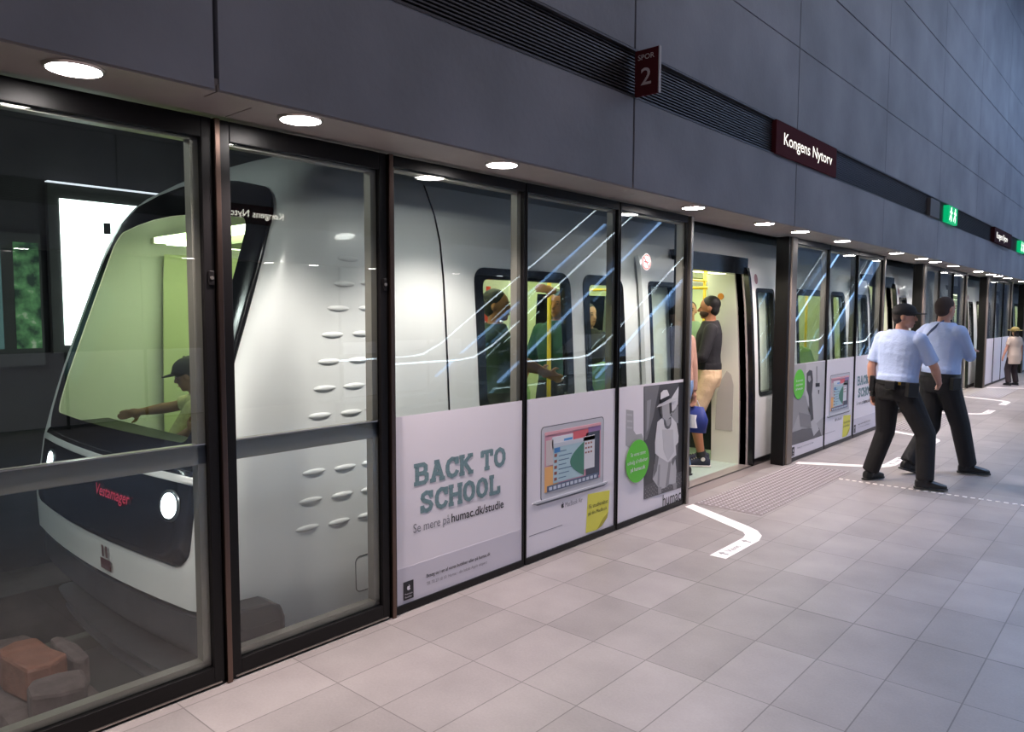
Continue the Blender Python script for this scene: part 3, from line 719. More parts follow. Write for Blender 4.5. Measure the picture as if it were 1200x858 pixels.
def patch(outer, inner, off, name, mt, par=None, n=6, thick=True):
    """surface patch on the nose between two outlines of equal length (inner None = filled)"""
    k = len(outer); vs = []; fs = []
    cx = sum(p[0] for p in outer)/k; cz = sum(p[1] for p in outer)/k
    for a in range(n+1):
        for i in range(k):
            q = inner[i] if inner else (cx, cz)
            f = a/n if inner else a/n*.985
            vs.append(nose(outer[i][0]+(q[0]-outer[i][0])*f, outer[i][1]+(q[1]-outer[i][1])*f, off))
    for a in range(n):
        for i in range(k): fs.append((a*k+i, a*k+(i+1)%k, (a+1)*k+(i+1)%k, (a+1)*k+i))
    if not inner: fs.append(tuple(n*k+i for i in range(k)))
    m = MB(); m.add(vs, fs)
    if thick:   # skirt back into the body
        base = len(m.v); m.v += [nose(p[0], p[1], -.004) for p in outer]
        for i in range(k): m.f.append((i, (i+1)%k, base+(i+1)%k, base+i)); m.m.append(0)
    return m.build(name, mt, par or train, smooth=True)
def rr(t0, t1, z0, z1, rt, rz, n=6, arch=0.0, seg=6):
    """rounded rectangle outline in (t, z) with subdivided sides"""
    c = []
    for sx, sz, a0 in ((1,1,0),(-1,1,PI/2),(-1,-1,PI),(1,-1,1.5*PI)):
        ct = (t1-rt if sx > 0 else t0+rt); cz = (z1-rz if sz > 0 else z0+rz)
        cc = [(ct+rt*math.cos(a0+PI/2*i/n), cz+rz*math.sin(a0+PI/2*i/n)) for i in range(n+1)]
        c.append(cc)
    pts = []
    for q in range(4):
        pts += c[q]; a = c[q][-1]; b = c[(q+1)%4][0]
        pts += [(a[0]+(b[0]-a[0])*i/seg, a[1]+(b[1]-a[1])*i/seg) for i in range(1, seg)]
    if arch: pts = [(t, z+arch*(1-(t/.9)**2)*max(0,(z-1.6))/.6) for t, z in pts]
    return pts
ws_o = rr(-.70,.845,.835,2.24,.09,.16, arch=.16); ws_i = rr(-.60,.72,.962,2.07,.05,.08, arch=.15)
patch(ws_o, ws_i, .012, 'windscreen_surround', TRAINB)
patch(ws_i, None, .006, 'windscreen', glass('windscreen_glass', (.80,.90,.74), refl=.6), thick=False)
low = patch(rr(-.725,.805,.375,.86,.09,.09), None, .010, 'lower_mask', TRAINB)
patch(rr(-.725,.805,.775,.812,.01,.01,2), None, .016, 'white_stripe', TRAINW, low)
for s, lb in ((1,'near'),(-1,'far')):
    hl = patch([((.67 if s > 0 else -.53)+.048*math.cos(2*PI*i/20), .655+.062*math.sin(2*PI*i/20)) for i in range(20)], None, .020, 'headlight', mat('headlight_lens', (.9,.95,1), .2, emit=(.85,.95,1.0), estr=9))
    patch([((.67 if s > 0 else -.53)+.062*math.cos(2*PI*i/20), .655+.080*math.sin(2*PI*i/20)) for i in range(20)], [((.67 if s > 0 else -.53)+.048*math.cos(2*PI*i/20), .655+.062*math.sin(2*PI*i/20)) for i in range(20)], .018, 'headlight_rim', mat('headlight_rim_metal', C(120,126,130), .3, metal=.8), hl, n=1)
# red line display, dotted
m = MB()
vs, fs = text_mesh('Vestamager', .01)
x0 = min(v.x for v in vs); x1 = max(v.x for v in vs)
m.add([nose(.10+.30*(v.x-x0)/(x1-x0), .60+v.y*.085, .020) for v in vs], fs)
m.build('destination_display', mat('display_red', (.25,.01,.02), .4, emit=(.8,.05,.12), estr=.25), train)
m = MB()
for q in (-.025,.010): m.add([nose(.20+q+a, z, .010) for a, z in ((0,.27),(.018,.27),(.018,.335),(0,.335))], [(0,1,2,3)])
m.add([nose(.20+a, z, .010) for a, z in ((-.045,.20),(.05,.20),(.05,.26),(-.045,.26))], [(0,1,2,3)])
m.build('coupler_marks', mat('mark_brown', C(92,52,54), .6), train)
# skirt and running gear below the nose
m = MB()
for z1, z0, e in ((.175,.12,.05),(.12,-.04,.03),(-.08,-.14,.12),(-.30,-.32,.10),(-.42,-.44,.14)):
    vs = []; n = 24
    for z in (z1, z0):
        for i in range(n+1):
            p = nose(-1+2*i/n, .17, -e); vs.append(Vector((p.x, p.y, z)))
    m.add(vs, [(i, i+1, n+1+i+1, n+1+i) for i in range(n)])
    c = len(m.v); m.v += [Vector((XC, 2.6, z1))]
    for i in range(n): m.f.append((c, c-2*(n+1)+i, c-2*(n+1)+i+1)); m.m.append(0)
m.box((XC-1.0,2.2,-.95),(XC+1.0,3.2,-.35)); m.box((XC-.9,1.95,-.78),(XC+.9,2.3,-.6))
m.build('underframe', mat('underframe_grey', C(58,62,68), .5, noise=(6,.2)), train)
m = MB()
for x in (XC-.72, XC+.72):
    for y in (2.7, 4.6, 12.0, 14.0): m.cyl((x-.06,y,-.72),(x+.06,y,-.72),.32,.32,28)
m.build('wheels', mat('wheel_steel', (.05,.05,.05), .4, metal=.7), train, smooth=False)

# side walls of the body behind the nose
CARS = [(3.2, 15.6), (15.9, 28.4), (28.7, 40.5)]
DZ0, DZ1 = 0.0, 2.05
doors = [6.16+5.58*k for k in range(6)]           # door opening, 1.38 wide
DW = 1.38
WIN = [(3.47,4.50)]
for k in range(6):
    b = 5.58*k
    WIN += [(4.66+b,5.22+b)]
    if k: WIN += [(3.40+b,4.54+b)]
WIN = [w for w in WIN if any(c0+.1 < w[0] and w[1] < c1-.1 for c0, c1 in CARS)]
doors = [d for d in doors if any(c0+.1 < d and d+DW < c1-.1 for c0, c1 in CARS)]
WZ0, WZ1 = 0.93, 1.875
FAR = WIN+[(d+q, d+q+.52) for d in doors for q in (.10, .76)]+[(d+DW+.25, d+DW+.95) for d in doors]
FAR = [w for w in sorted(FAR) if all(w is v or w[1] <= v[0] or w[0] >= v[1] for v in FAR)]
def side_pt(y, z, s=1, off=0.0): return Vector((XC+s*(wz(z)+off), y, z))
def side_wall(s, off, holes, zlist, y0, y1):
    yl = sorted({y0, y1} | {h[0] for h in holes if y0 < h[0] < y1} | {h[1] for h in holes if y0 < h[1] < y1})
    zl = sorted(set(zlist) | {h[2] for h in holes} | {h[3] for h in holes})
    zl = [z for z in zl if zlist[0] <= z <= zlist[-1]]
    m = MB()
    for i in range(len(yl)-1):
        for j in range(len(zl)-1):
            yc, zc = (yl[i]+yl[i+1])/2, (zl[j]+zl[j+1])/2
            if any(h[0] < yc < h[1] and h[2] < zc < h[3] for h in holes): continue
            m.add([side_pt(yl[i],zl[j],s,off),side_pt(yl[i+1],zl[j],s,off),side_pt(yl[i+1],zl[j+1],s,off),side_pt(yl[i],zl[j+1],s,off)], [(0,1,2,3)])
    return m
HOLES = [(w[0]+.035,w[1]-.035,WZ0+.035,WZ1-.035) for w in WIN]+[(d,d+DW,DZ0,DZ1) for d in doors]
ZS = [z for z in ZT]
INNER = mat('interior_wall', C(206,214,176), .5)
SHELL_IN = mat('interior_panel', C(214,220,190), .5)
for c0, c1 in CARS:
    a = side_wall(1, 0, HOLES, ZS, c0, c1); b = side_wall(-1, 0, [(w[0],w[1],WZ0,WZ1) for w in FAR], ZS, c0, c1)
    b.build('far_side_shell', TRAINW, train)
    # end closing
    if c0 > 4 or True:
        for y in ([c1] if c0 < 4 else [c0, c1]):
            ring = [side_pt(y,z,1) for z in ZS]+[side_pt(y,z,-1) for z in reversed(ZS)]
            if c0 < 4 and y == c1 or c0 > 4: a.add(ring, [tuple(range(len(ring)))])
    a.build('body_shell', TRAINW, train, smooth=False)
    inn = side_wall(1, -.07, HOLES, [0,.4,.93,1.2,1.6,1.875,2.05], c0-(.7 if c0 < 4 else 0), c1)
    inn.build('near_side_lining', INNER, train)
    (side_wall(-1, -.07, [(w[0]+.03,w[1]-.03,WZ0+.03,WZ1-.03) for w in FAR], [0,.4,.93,1.2,1.6,1.875,2.05], c0-(.7 if c0 < 4 else 0), c1)).build('far_side_lining', INNER, train)
    # reveal faces of doors and windows
    for h in HOLES:
        if not (c0 < h[0] < c1): continue
        rv = MB()
        zz = [h[2]+(h[3]-h[2])*i/6 for i in range(7)]
        for y in (h[0], h[1]):
            for p, q in zip(zz[:-1], zz[1:]): rv.add([side_pt(y,p),side_pt(y,q),side_pt(y,q,1,-.07),side_pt(y,p,1,-.07)], [(0,1,2,3)])
        for z in (h[2], h[3]): rv.add([side_pt(h[0],z),side_pt(h[1],z),side_pt(h[1],z,1,-.07),side_pt(h[0],z,1,-.07)], [(0,1,2,3)])
        rv.build('door_reveal' if h[2] < .1 else 'window_reveal', TRAINB, train)
    ys0 = c0-1.0 if c0 < 4 else c0
    MB().box((XC-1.19,ys0,-.05),(XC+1.265,c1,0.0)).build('interior_floor', mat('interior_floor_grey', C(170,186,176), .45, noise=(20,.05)), train)
    MB().box((XC-1.10,ys0+.2,2.12),(XC+1.09,c1,2.16)).build('interior_ceiling', SHELL_IN, train)
    for x in (-.62,.62):
        mm = MB().box((XC+x-.10,ys0+.15,2.085),(XC+x+.10,c1-.2,2.118)); mm.build('ceiling_light_strip', mat('interior_strip', (1,1,1), .4, emit=(.95,1.0,.70), estr=5.5), train)
    MB().box((XC-.25,ys0+.2,2.05),(XC+.25,c1-.1,2.12)).build('ceiling_duct', mat('interior_duct', C(190,196,170), .5), train)
MB().box((XC-.80,2.30,2.10),(XC+.80,2.44,2.14)).build('front_light_strip', mat('interior_strip'), train)
# cab front bulkhead: dash below windscreen
m = MB(); m.box((XC-1.10,1.74,.0),(XC+1.10,2.08,.86)); m.build('dashboard', mat('dash_grey', C(50,56,46), .7), train, bevel=.03)
m = MB(); m.box((XC-1.13,1.80,-.03),(XC+1.13,2.6,0)); m.build('front_floor', mat('interior_floor_grey'), train)

# window surrounds and glass
def ring_side(y0, y1, z0, z1, band_, r, off, name, mt, par):
    o_ = rrect((y0+y1)/2,(z0+z1)/2,(y1-y0)/2,(z1-z0)/2,r,5); i_ = rrect((y0+y1)/2,(z0+z1)/2,(y1-y0)/2-band_,(z1-z0)/2-band_,max(.02,r-band_*.6),5)
    def sub(P):
        R_ = []
        for a, b in zip(P, P[1:]+P[:1]):
            k = 8 if math.hypot(b[0]-a[0],b[1]-a[1]) > .2 else 1
            R_ += [(a[0]+(b[0]-a[0])*i/k, a[1]+(b[1]-a[1])*i/k) for i in range(k)]
        return R_
    o_, i_ = sub(o_), sub(i_)
    k = len(o_); m = MB()
    vs = [side_pt(p[0],p[1],1,off) for p in o_]+[side_pt(p[0],p[1],1,off) for p in i_]+[side_pt(p[0],p[1],1,-.02) for p in o_]+[side_pt(p[0],p[1],1,-.02) for p in i_]
    fs = []
    for i in range(k):
        j = (i+1)%k; fs += [(i,j,k+j,k+i),(i,j,2*k+j,2*k+i),(k+i,k+j,3*k+j,3*k+i)]
    m.add(vs, fs); return m.build(name, mt, par)
def pane_side(y0, y1, z0, z1, off, name, mt, par):
    m = MB(); zz = [z0+(z1-z0)*i/6 for i in range(7)]
    for p, q in zip(zz[:-1], zz[1:]): m.add([side_pt(y0,p,1,off),side_pt(y1,p,1,off),side_pt(y1,q,1,off),side_pt(y0,q,1,off)], [(0,1,2,3)])
    return m.build(name, mt, par)
TGLASS = glass('train_glass', (.86,.92,.84), refl=.9)
for y0, y1 in WIN:
    w_ = ring_side(y0, y1, WZ0, WZ1+.04, .075, .10, .006, 'window_surround', TRAINB, train)
    pane_side(y0+.05, y1-.05, WZ0+.05, WZ1-.02, -.004, 'window_pane', TGLASS, w_)
# door leaves slid open outside the body, door frames, draught screens
for d in doors:
    for s, a, b in ((-1, d-.74, d-.03), (1, d+DW+.03, d+DW+.74)):
        m = MB(); wy0, wy1, wz0_, wz1_ = a+.10, b-.14 if s < 0 else b-.10, .74, 1.88
        if s > 0: wy0, wy1 = a+.14, b-.10
        zl = [.02,.3,.74,1.0,1.3,1.6,1.88,2.0,2.1]
        yl = [a, wy0, wy1, b]
        for off in (.028, .066):
            for i in range(3):
                for j in range(len(zl)-1):
                    if i == 1 and .74 <= zl[j] and zl[j+1] <= 1.88: continue
                    m.add([side_pt(yl[i],zl[j],1,off),side_pt(yl[i+1],zl[j],1,off),side_pt(yl[i+1],zl[j+1],1,off),side_pt(yl[i],zl[j+1],1,off)], [(0,1,2,3)])
        for y in (a, b):
            for j in range(len(zl)-1): m.add([side_pt(y,zl[j],1,.028),side_pt(y,zl[j+1],1,.028),side_pt(y,zl[j+1],1,.066),side_pt(y,zl[j],1,.066)], [(0,1,2,3)])
        for z in (zl[0], zl[-1]): m.add([side_pt(a,z,1,.028),side_pt(b,z,1,.028),side_pt(b,z,1,.066),side_pt(a,z,1,.066)], [(0,1,2,3)])
        leaf = m.build('door_leaf', TRAINW, train)
        ring_side(wy0-.01, wy1+.01, wz0_-.01, wz1_+.01, .045, .05, .070, 'window_surround', TRAINB, leaf)
        pane_side(wy0+.02, wy1-.02, wz0_+.02, wz1_-.02, .05, 'window_pane', TGLASS, leaf)
        e = MB()
        ye = b if s < 0 else a
        for j in range(len(zl)-1):
            p, q = zl[j], zl[j+1]
            for u, v in ((-.03,.03),):
                e.add([side_pt(ye-.028,p,1,.022),side_pt(ye+.028,p,1,.022),side_pt(ye+.028,p,1,.074),side_pt(ye-.028,p,1,.074),side_pt(ye-.028,q,1,.022),side_pt(ye+.028,q,1,.022),side_pt(ye+.028,q,1,.074),side_pt(ye-.028,q,1,.074)],
                      [(0,1,5,4),(1,2,6,5),(2,3,7,6),(3,0,4,7)])
        e.box((XC+1.27,a,-.02),(XC+1.355,b,.07))
        e.build('rubber_edge', TRAINB, leaf)
        if s > 0:
            e = MB(); yy, zz = a+.16, 1.985
            c = [side_pt(yy+.045*math.cos(2*PI*i/20), zz+.055*math.sin(2*PI*i/20),1,.070) for i in range(20)]
            e.add(c, [tuple(range(20))]); e.build('warning_sticker', mat('leaf_sticker', C(170,130,140), .5), leaf)
    m = MB()   # black header and frame around the opening
    m.box((XC+1.10,d-.06,2.03),(XC+1.22,d+DW+.06,2.20)); m.build('door_header', TRAINB, train)
    for y in (d-.05, d+DW):
        m = MB(); zz = [0,.4,.8,1.2,1.6,2.05]
        for p, q in zip(zz[:-1],zz[1:]):
            m.add([side_pt(y,p,1,-.08),side_pt(y+.05,p,1,-.08),side_pt(y+.05,p,1,.02),side_pt(y,p,1,.02),side_pt(y,q,1,-.08),side_pt(y+.05,q,1,-.08),side_pt(y+.05,q,1,.02),side_pt(y,q,1,.02)],
                  [(0,1,5,4),(1,2,6,5),(2,3,7,6),(3,0,4,7),(0,1,2,3),(4,5,6,7)])
        m.build('door_frame', mat('door_frame_grey', C(168,158,160), .4), train)
    MB().box((XC+1.20,d-.02,-.03),(XC+1.33,d+DW+.02,.004)).build('door_sill', mat('sill_metal', C(190,180,176), .4, metal=.7), train)
for d in doors[:2]:
    for y, sg in ((d+DW+.0, 1), (d-.04, -1)):
        m = MB(); zz = [0,.4,.8,1.2,1.6,2.04]
        for p, q in zip(zz[:-1],zz[1:]):
            xa = lambda z: XC+wz(z)-.08; xb = lambda z: XC+wz(z)-.40
            m.add([(xa(p),y,p),(xb(p),y,p),(xb(p),y+.04,p),(xa(p),y+.04,p),(xa(q),y,q),(xb(q),y,q),(xb(q),y+.04,q),(xa(q),y+.04,q)], [(0,1,5,4),(1,2,6,5),(2,3,7,6),(3,0,4,7),(0,1,2,3),(4,5,6,7)])
        pa = m.build('draught_screen', mat('draught_white', C(224,226,212), .45), train)
        if sg > 0:
            c = (XC+wz(1.78)-.26, y-.001, 1.80)
            MB().cyl(c, (c[0],c[1]-.006,c[2]), .035, .035, 20).build('orange_button', mat('button_orange', C(206,130,30), .4), pa)
            m = MB(); m.prism([(XC+.92+.20*u, y-.001, v) for u, v in ((0,.35),(1.0,.35),(1.0,.85),(.85,.96),(.6,1.0),(.3,.9),(.05,.75))], (0,-.004,0)); m.build('grey_grille', mat('draught_grille', C(186,184,178), .5), pa)
# embossed oval dimples and seam line
m = MB()
DP = [(416.7,302.7),(410,332.5),(441,332),(401.6,361.5),(437.7,361.5),(394,392.6),(429,391),(388.7,424),(423.7,422),(382.6,455.4),(417,452.3),(376,487.3),(412.7,483.3),(367.5,552.9),(403.9,547.5),(434.9,541.8),(363,586),(400,579.4),(433.5,572.8),(358.7,618.4),(396,610.9),(429.6,602.9)]
extra = [(2.64,1.36),(2.63,1.22),(2.62,1.08),(2.72,1.64),(2.72,1.50)]
for q in [onx(a,b,-3.34) for a,b in DP]+extra:
    n = 20; base = []
    for a, o_ in ((1.0,.0),(.75,.007),(.4,.010)):
        base += [side_pt(q[0]+.072*a*math.cos(2*PI*i/n), q[1]+.016*a*math.sin(2*PI*i/n),1,o_+.0005) for i in range(n)]
    m.add(base, [(k*n+i,k*n+(i+1)%n,(k+1)*n+(i+1)%n,(k+1)*n+i) for k in range(2) for i in range(n)]+[tuple(2*n+i for i in range(n))])
m.build('oval_dimples', TRAINW, train, smooth=True)
m = MB(); zz = [z for z in ZT if -.1 > z or z <= 2.42]
for p, q in zip(zz[:-1],zz[1:]): m.add([side_pt(3.190,p,1,.004),side_pt(3.204,p,1,.004),side_pt(3.204,q,1,.004),side_pt(3.190,q,1,.004)], [(0,1,2,3)])
m.build('panel_seam', TRAINB, train)
o_ = rrect(2.56,.16,.10,.10,.03,4); m = MB(); m.tube([side_pt(p[0],p[1],1,.001) for p in o_+o_[:1]], .002, 6); m.build('access_hatch', TRAINB, train)

# interior fittings
YEL = mat('handrail_yellow', C(232,196,40), .35); SEAT = mat('seat_green', C(150,186,120), .6); SEATD = mat('seat_shell', C(60,66,66), .5)
for y in (3.72, 4.95, 6.0, 7.75, 9.3, 10.9):
    MB().cyl((-3.95,y,0),(-3.95,y,2.1),.018,.018,12).build('grab_pole', YEL, train, smooth=True)
for x in (-3.95,-5.2):
    m = MB().cyl((x,3.3,1.98),(x,14.5,1.98),.014,.014,10)
    for y in (5.9,6.5,7.1,7.8,9.0): m.cyl((x,y,1.98),(x,y,2.12),.01,.01,8)
    m.build('overhead_rail', YEL, train)
for x0, x1, z in ((-5.7,-3.75,1.90),): 
    MB().cyl((x0,7.62,z),(x1,7.62,z),.016,.016,10).build('overhead_rail', YEL, train)
    MB().cyl((x0,7.70,.92),(x1,7.70,.92),.018,.018,10).build('partition_rail', YEL, train)
MB().box((-5.6,7.71,.08),(-3.8,7.75,.90)).build('partition_panel', mat('partition_dark', C(30,34,40), .4), train)
m = MB(); m.box((-3.96-.045,3.70,1.42),(-3.96+.045,3.74,1.56)); m.build('ticket_bracket', YEL, train)
seat0 = None
def seat(x, y, face):
    f = face
    m = MB(); m.box((x-.22,y-.22,.40),(x+.22,y+.22,.47))
    b = MB(); yb = y-f*.24
    b.prism([(x-.21,yb-.035,.47),(x+.21,yb-.035,.47),(x+.22,yb-.045,.95),(x+.15,yb-.05,1.14),(x,yb-.05,1.19),(x-.15,yb-.05,1.14),(x-.22,yb-.045,.95)], (0,.07,0))
    s = m.build('seat_cushion', SEAT, train, bevel=.02); b.build('seat_back', SEAT, s, bevel=.02)
    MB().box((x-.18,y-.15,.0),(x+.18,y+.15,.40)).build('seat_base', SEATD, s)
for x in (-3.75,-4.25,-5.15,-5.6):
    for y, f in ((3.55,1),(5.25,-1),(4.55,-1),(8.6,1),(9.9,-1)):
        if x == -3.75 and y in (4.55,): continue
        seat(x, y, f)
MB().box((XC-1.10,13.4,0),(XC+1.10,13.45,2.1)).build('end_bulkhead', INNER, train)
# red extinguisher-like bottle on far wall seen in first window
m = MB().cyl((-4.35,4.62,1.50),(-4.35,4.62,1.78),.045,.045,14).cyl((-4.35,4.62,1.78),(-4.35,4.62,1.84),.02,.02,10)
m.build('fire_extinguisher', mat('extinguisher_red', C(200,50,30), .4), train, smooth=False)
MB().box((-4.6,4.66,.0),(-4.15,4.69,2.1)).build('equipment_column', mat('draught_white'), train)

# ------------------------------------------------------------------ tunnel things
LB = mat('lightbox_face', (1,1,1), .4, emit=(.86,1.0,.95), estr=2.6)
r = empty('lit_wall_panel', (-7.3, 2.9, 1.2), 'glowing white light box on the dark tunnel wall left of the train', 'light box')
MB().box((-7.38,2.22,1.25),(-7.31,4.2,2.72)).build('housing', mat('lightbox_housing', (.05,.05,.05), .5), r)
MB().box((-7.31,2.31,1.32),(-7.30,4.15,2.60)).build('face', LB, r)
MB().box((-7.298,2.66,2.32),(-7.295,2.72,2.42)).build('printed_mark', P_INK, r)
MB().box((-7.36,2.22,2.735),(-7.29,3.3,2.742)).build('top_edge', mat('edge_light', (1,1,1), .3, emit=(.8,.85,.95), estr=.8), r)
def leafy():
    m = bpy.data.materials.new('leafy_reflection'); m.use_nodes = True; nt = m.node_tree; b = nt.nodes['Principled BSDF']
    n = nt.nodes.new('ShaderNodeTexNoise'); n.inputs['Scale'].default_value = 9; n.inputs['Detail'].default_value = 5
    tc = nt.nodes.new('ShaderNodeTexCoord'); nt.links.new(tc.outputs['Object'], n.inputs['Vector'])
    cr = nt.nodes.new('ShaderNodeValToRGB'); nt.links.new(n.outputs['Fac'], cr.inputs[0])
    cr.color_ramp.elements[0].position = .38; cr.color_ramp.elements[0].color = (.01,.03,.02,1)
    cr.color_ramp.elements[1].position = .62; cr.color_ramp.elements[1].color = (.10,.26,.10,1)
    e = cr.color_ramp.elements.new(.70); e.color = (.35,.42,.30,1)
    nt.links.new(cr.outputs[0], b.inputs['Base Color']); nt.links.new(cr.outputs[0], b.inputs['Emission Color']); b.inputs['Emission Strength'].default_value = .30
    return m
r = empty('lit_wall_panel', (-7.3, 1.9, 1.2), 'panel on the tunnel wall standing in for a dim green poster reflection', 'poster')  # faintly glowing sheets imitate a poster mirrored in the screen glass
MB().box((-7.38,1.30,1.15),(-7.33,2.16,2.28)).build('housing', mat('lightbox_housing'), r)
MB().box((-7.33,1.34,1.30),(-7.325,1.86,2.20)).build('teal_reflection_sheet', mat('dim_teal_reflection', (.06,.10,.10), .5, emit=(.10,.2,.2), estr=.35), r)
MB().box((-7.33,1.95,1.30),(-7.325,2.14,2.20)).build('leafy_reflection_sheet', leafy(), r)
r = empty('nose_fill_lamp', (-5.2,-.9,3.3), 'added unseen tube lamp ahead of the train, brightening its nose and roof', 'lamp')  # added lamp out of view, lifts the dark nose and roof
MB().box((-5.8,-.96,3.32),(-4.6,-.84,3.40)).build('housing', mat('lightbox_housing'), r)
MB().box((-5.75,-.93,3.30),(-4.65,-.87,3.32)).build('tube', mat('nose_fill_tube', (1,1,1), .3, emit=(.9,1,.95), estr=6), r)
tl = area('nose_fill_light', (-5.2,-.9,3.28), (math.radians(38),0,0), 1.2, .1, 26, (.9,1.0,.95)); tl.parent = r; tl.location = (0,0,-.02)
RAIL = mat('rail_steel', (.10,.09,.08), .35, metal=.9)
for i, x in enumerate((XC-.7175, XC+.7175)):
    m = MB(); m.box((x-.07,-4,-1.15),(x+.07,YE,-1.13)); m.box((x-.01,-4,-1.13),(x+.01,YE,-1.04)); m.box((x-.035,-4,-1.04),(x+.035,YE,-1.0))
    tag(m.build('running_rail', RAIL, loc=(x,0,-1.15)), ('dark running rail on the far side of the track bed' if i == 0 else 'dark running rail on the platform side of the track bed'), 'rail')
m = MB()
m.box((-6.3,-4,-1.02),(-6.2,YE,-.9))
tag(m.build('conductor_rail', mat('conductor_cover', (.09,.09,.07), .6), bevel=.01, loc=(-6.25,0,-1.15)), 'pale conductor rail cover running along the far edge of the track', 'rail')
BROWN = mat('brown_box', C(120,76,60), .8, noise=(9,.25), bump=(20,.4)); STONE = mat('rubble_grey', C(84,72,72), .9, noise=(10,.3), bump=(12,.6))
def rubble(x, y, z, sx, sy, sz, rz, mt, name, label, cat):
    m = MB(); c = math.cos(rz); s = math.sin(rz); rnd = random.Random(int(x*100)+int(y*37))
    k = rnd.uniform(.8,1.0)
    top = [(-.9*k,-.85),(-.2,-1.0),(.8,-.9*k),(1.0,.1),(.85,.9),(.1,1.0*k),(-.8,.85),(-1.0,.0)]
    f = lambda u, v, h: (x+c*u*sx-s*v*sy, y+s*u*sx+c*v*sy, z+h)
    vs = [f(u*1.02,v*1.02,0) for u,v in top]+[f(u,v,sz*rnd.uniform(.9,1.05)) for u,v in top]
    n = 8; m.add(vs, [tuple(range(n-1,-1,-1)),tuple(range(n,2*n))]+[(i,(i+1)%n,n+(i+1)%n,n+i) for i in range(n)])
    tag(m.build(name, mt, bevel=.02, loc=(x,y,z)), label, cat)
m = MB(); m.prism([(-4.95,.95,-1.15),(-3.80,.95,-1.15),(-3.84,.98,-.36),(-4.90,.98,-.36)], (0,.42,0))
tag(m.build('buffer_block', STONE, bevel=.03, loc=(-4.4,1.15,-1.15)), 'dark concrete buffer block standing on the track in front of the train', 'block')
rubble(-4.40,1.17,-.355,.23,.115,.20,.08,BROWN,'cardboard_box','reddish brown box lying on the concrete buffer block','box')
rubble(-4.76,1.16,-.355,.11,.14,.13,.1,STONE,'rubble_lump','grey rubble lump left of the brown box on the buffer block','rubble')
rubble(-4.02,1.18,-.355,.12,.13,.16,-.3,STONE,'rubble_lump','grey rubble lump right of the brown box on the buffer block','rubble')
rubble(-4.38,1.345,-.355,.22,.045,.17,.0,STONE,'rubble_lump','long grey rubble lump behind the brown box on the buffer block','rubble')
r = empty('track_cabinet', (-3.32, 1.78, -.22), 'rounded black cabinet between the platform edge and the train side', 'cabinet')
m = MB(); m.prism([(-3.31,1.62,-.22),(-3.31,1.92,-.22),(-3.31,1.92,.14),(-3.31,1.90,.20),(-3.31,1.85,.225),(-3.31,1.70,.235),(-3.31,1.64,.22),(-3.31,1.62,.17)], (.15,0,0)); m.build('housing', mat('cabinet_black', (.015,.015,.017), .35), r, bevel=.015)
MB().box((-3.155,1.66,-.15),(-3.15,1.88,.14)).build('cover', mat('cabinet_cover', (.03,.03,.033), .4), r, bevel=.004)

# ------------------------------------------------------------------ escalators in the middle of the platform (seen only in the glass)
STRIP = mat('balustrade_light', (1,1,1), .3, emit=(.75,.88,1.0), estr=7.0)
STRIPB = mat('balustrade_daylight_glow', (1,1,1), .3, emit=(.30,.55,1.0), estr=3.0)  # blue glow stands in for daylight mirrored by the glass balustrade
def escalator(x0, x1, yl, label):
    r = empty('escalator', ((x0+x1)/2, yl, 0), label, 'escalator')
    k = math.tan(math.radians(31)); yi = yl+1.7; yt = yi+5.2
    zf = lambda y: 0 if y < yi else (y-yi)*k
    path = lambda x, h: [(x,yl,h)]+[(x,yi-.4,h),(x,yi-.1,h+.03),(x,yi+.3,h+.19)]+[(x,yi+.3+i*.7,h+.19+i*.7*k) for i in range(1,8)]
    st = MB()
    y = yi
    st.box((x0+.25,yl,-.0),(x1-.25,yi,.012))
    i = 0
    while y < yt: st.box((x0+.25,y,zf(y)),(x1-.25,y+.4,zf(y)+.24)); y += .4
    st.build('steps', mat('step_metal', (.12,.12,.13), .4, metal=.7), r)
    for x in (x0, x1):
        m = MB(); m.prism([(x-.12,yl,0.0),(x-.12,yi,0.0),(x-.12,yt,zf(yt)-.3),(x-.12,yt,zf(yt)+.35),(x-.12,yi,.32),(x-.12,yl,.30)], (.24,0,0))
        m.build('side_panel', mat('escalator_steel', C(120,125,135), .4, metal=.8), r)
        m = MB(); pts = path(x,.93); b = path(x,.33)
        for i in range(len(pts)-1): m.add([pts[i],pts[i+1],b[i+1],b[i]], [(0,1,2,3)])
        m.build('balustrade_glass', glass('balustrade_pane', (.9,.95,.98), refl=.8), r)
        MB().tube(path(x,.97), .035, 8).build('handrail', mat('handrail_rubber', (.01,.01,.01), .4), r, smooth=True)
        MB().tube(path(x,.915), .011, 6).build('light_strip', STRIP, r)
        MB().tube([(p[0],p[1],p[2]) for p in path(x+(.13 if x > x0 else -.13),.36)][3:], .022, 6).build('daylight_glow_strip', STRIPB, r)
    return r
e1 = escalator(-.30, .85, 8.1, 'escalator rising along the platform middle, seen only as light streaks in the glass')
e2 = escalator(1.75, 2.9, 6.4, 'second escalator behind the first, seen only as light streaks in the glass')
copy_tree(e1, (0, 10.4, 0), label='farther escalator along the platform middle, seen only as streaks in the far glass')
copy_tree(e2, (0, 10.6, 0), label='farther second escalator, seen only as streaks in the far glass')

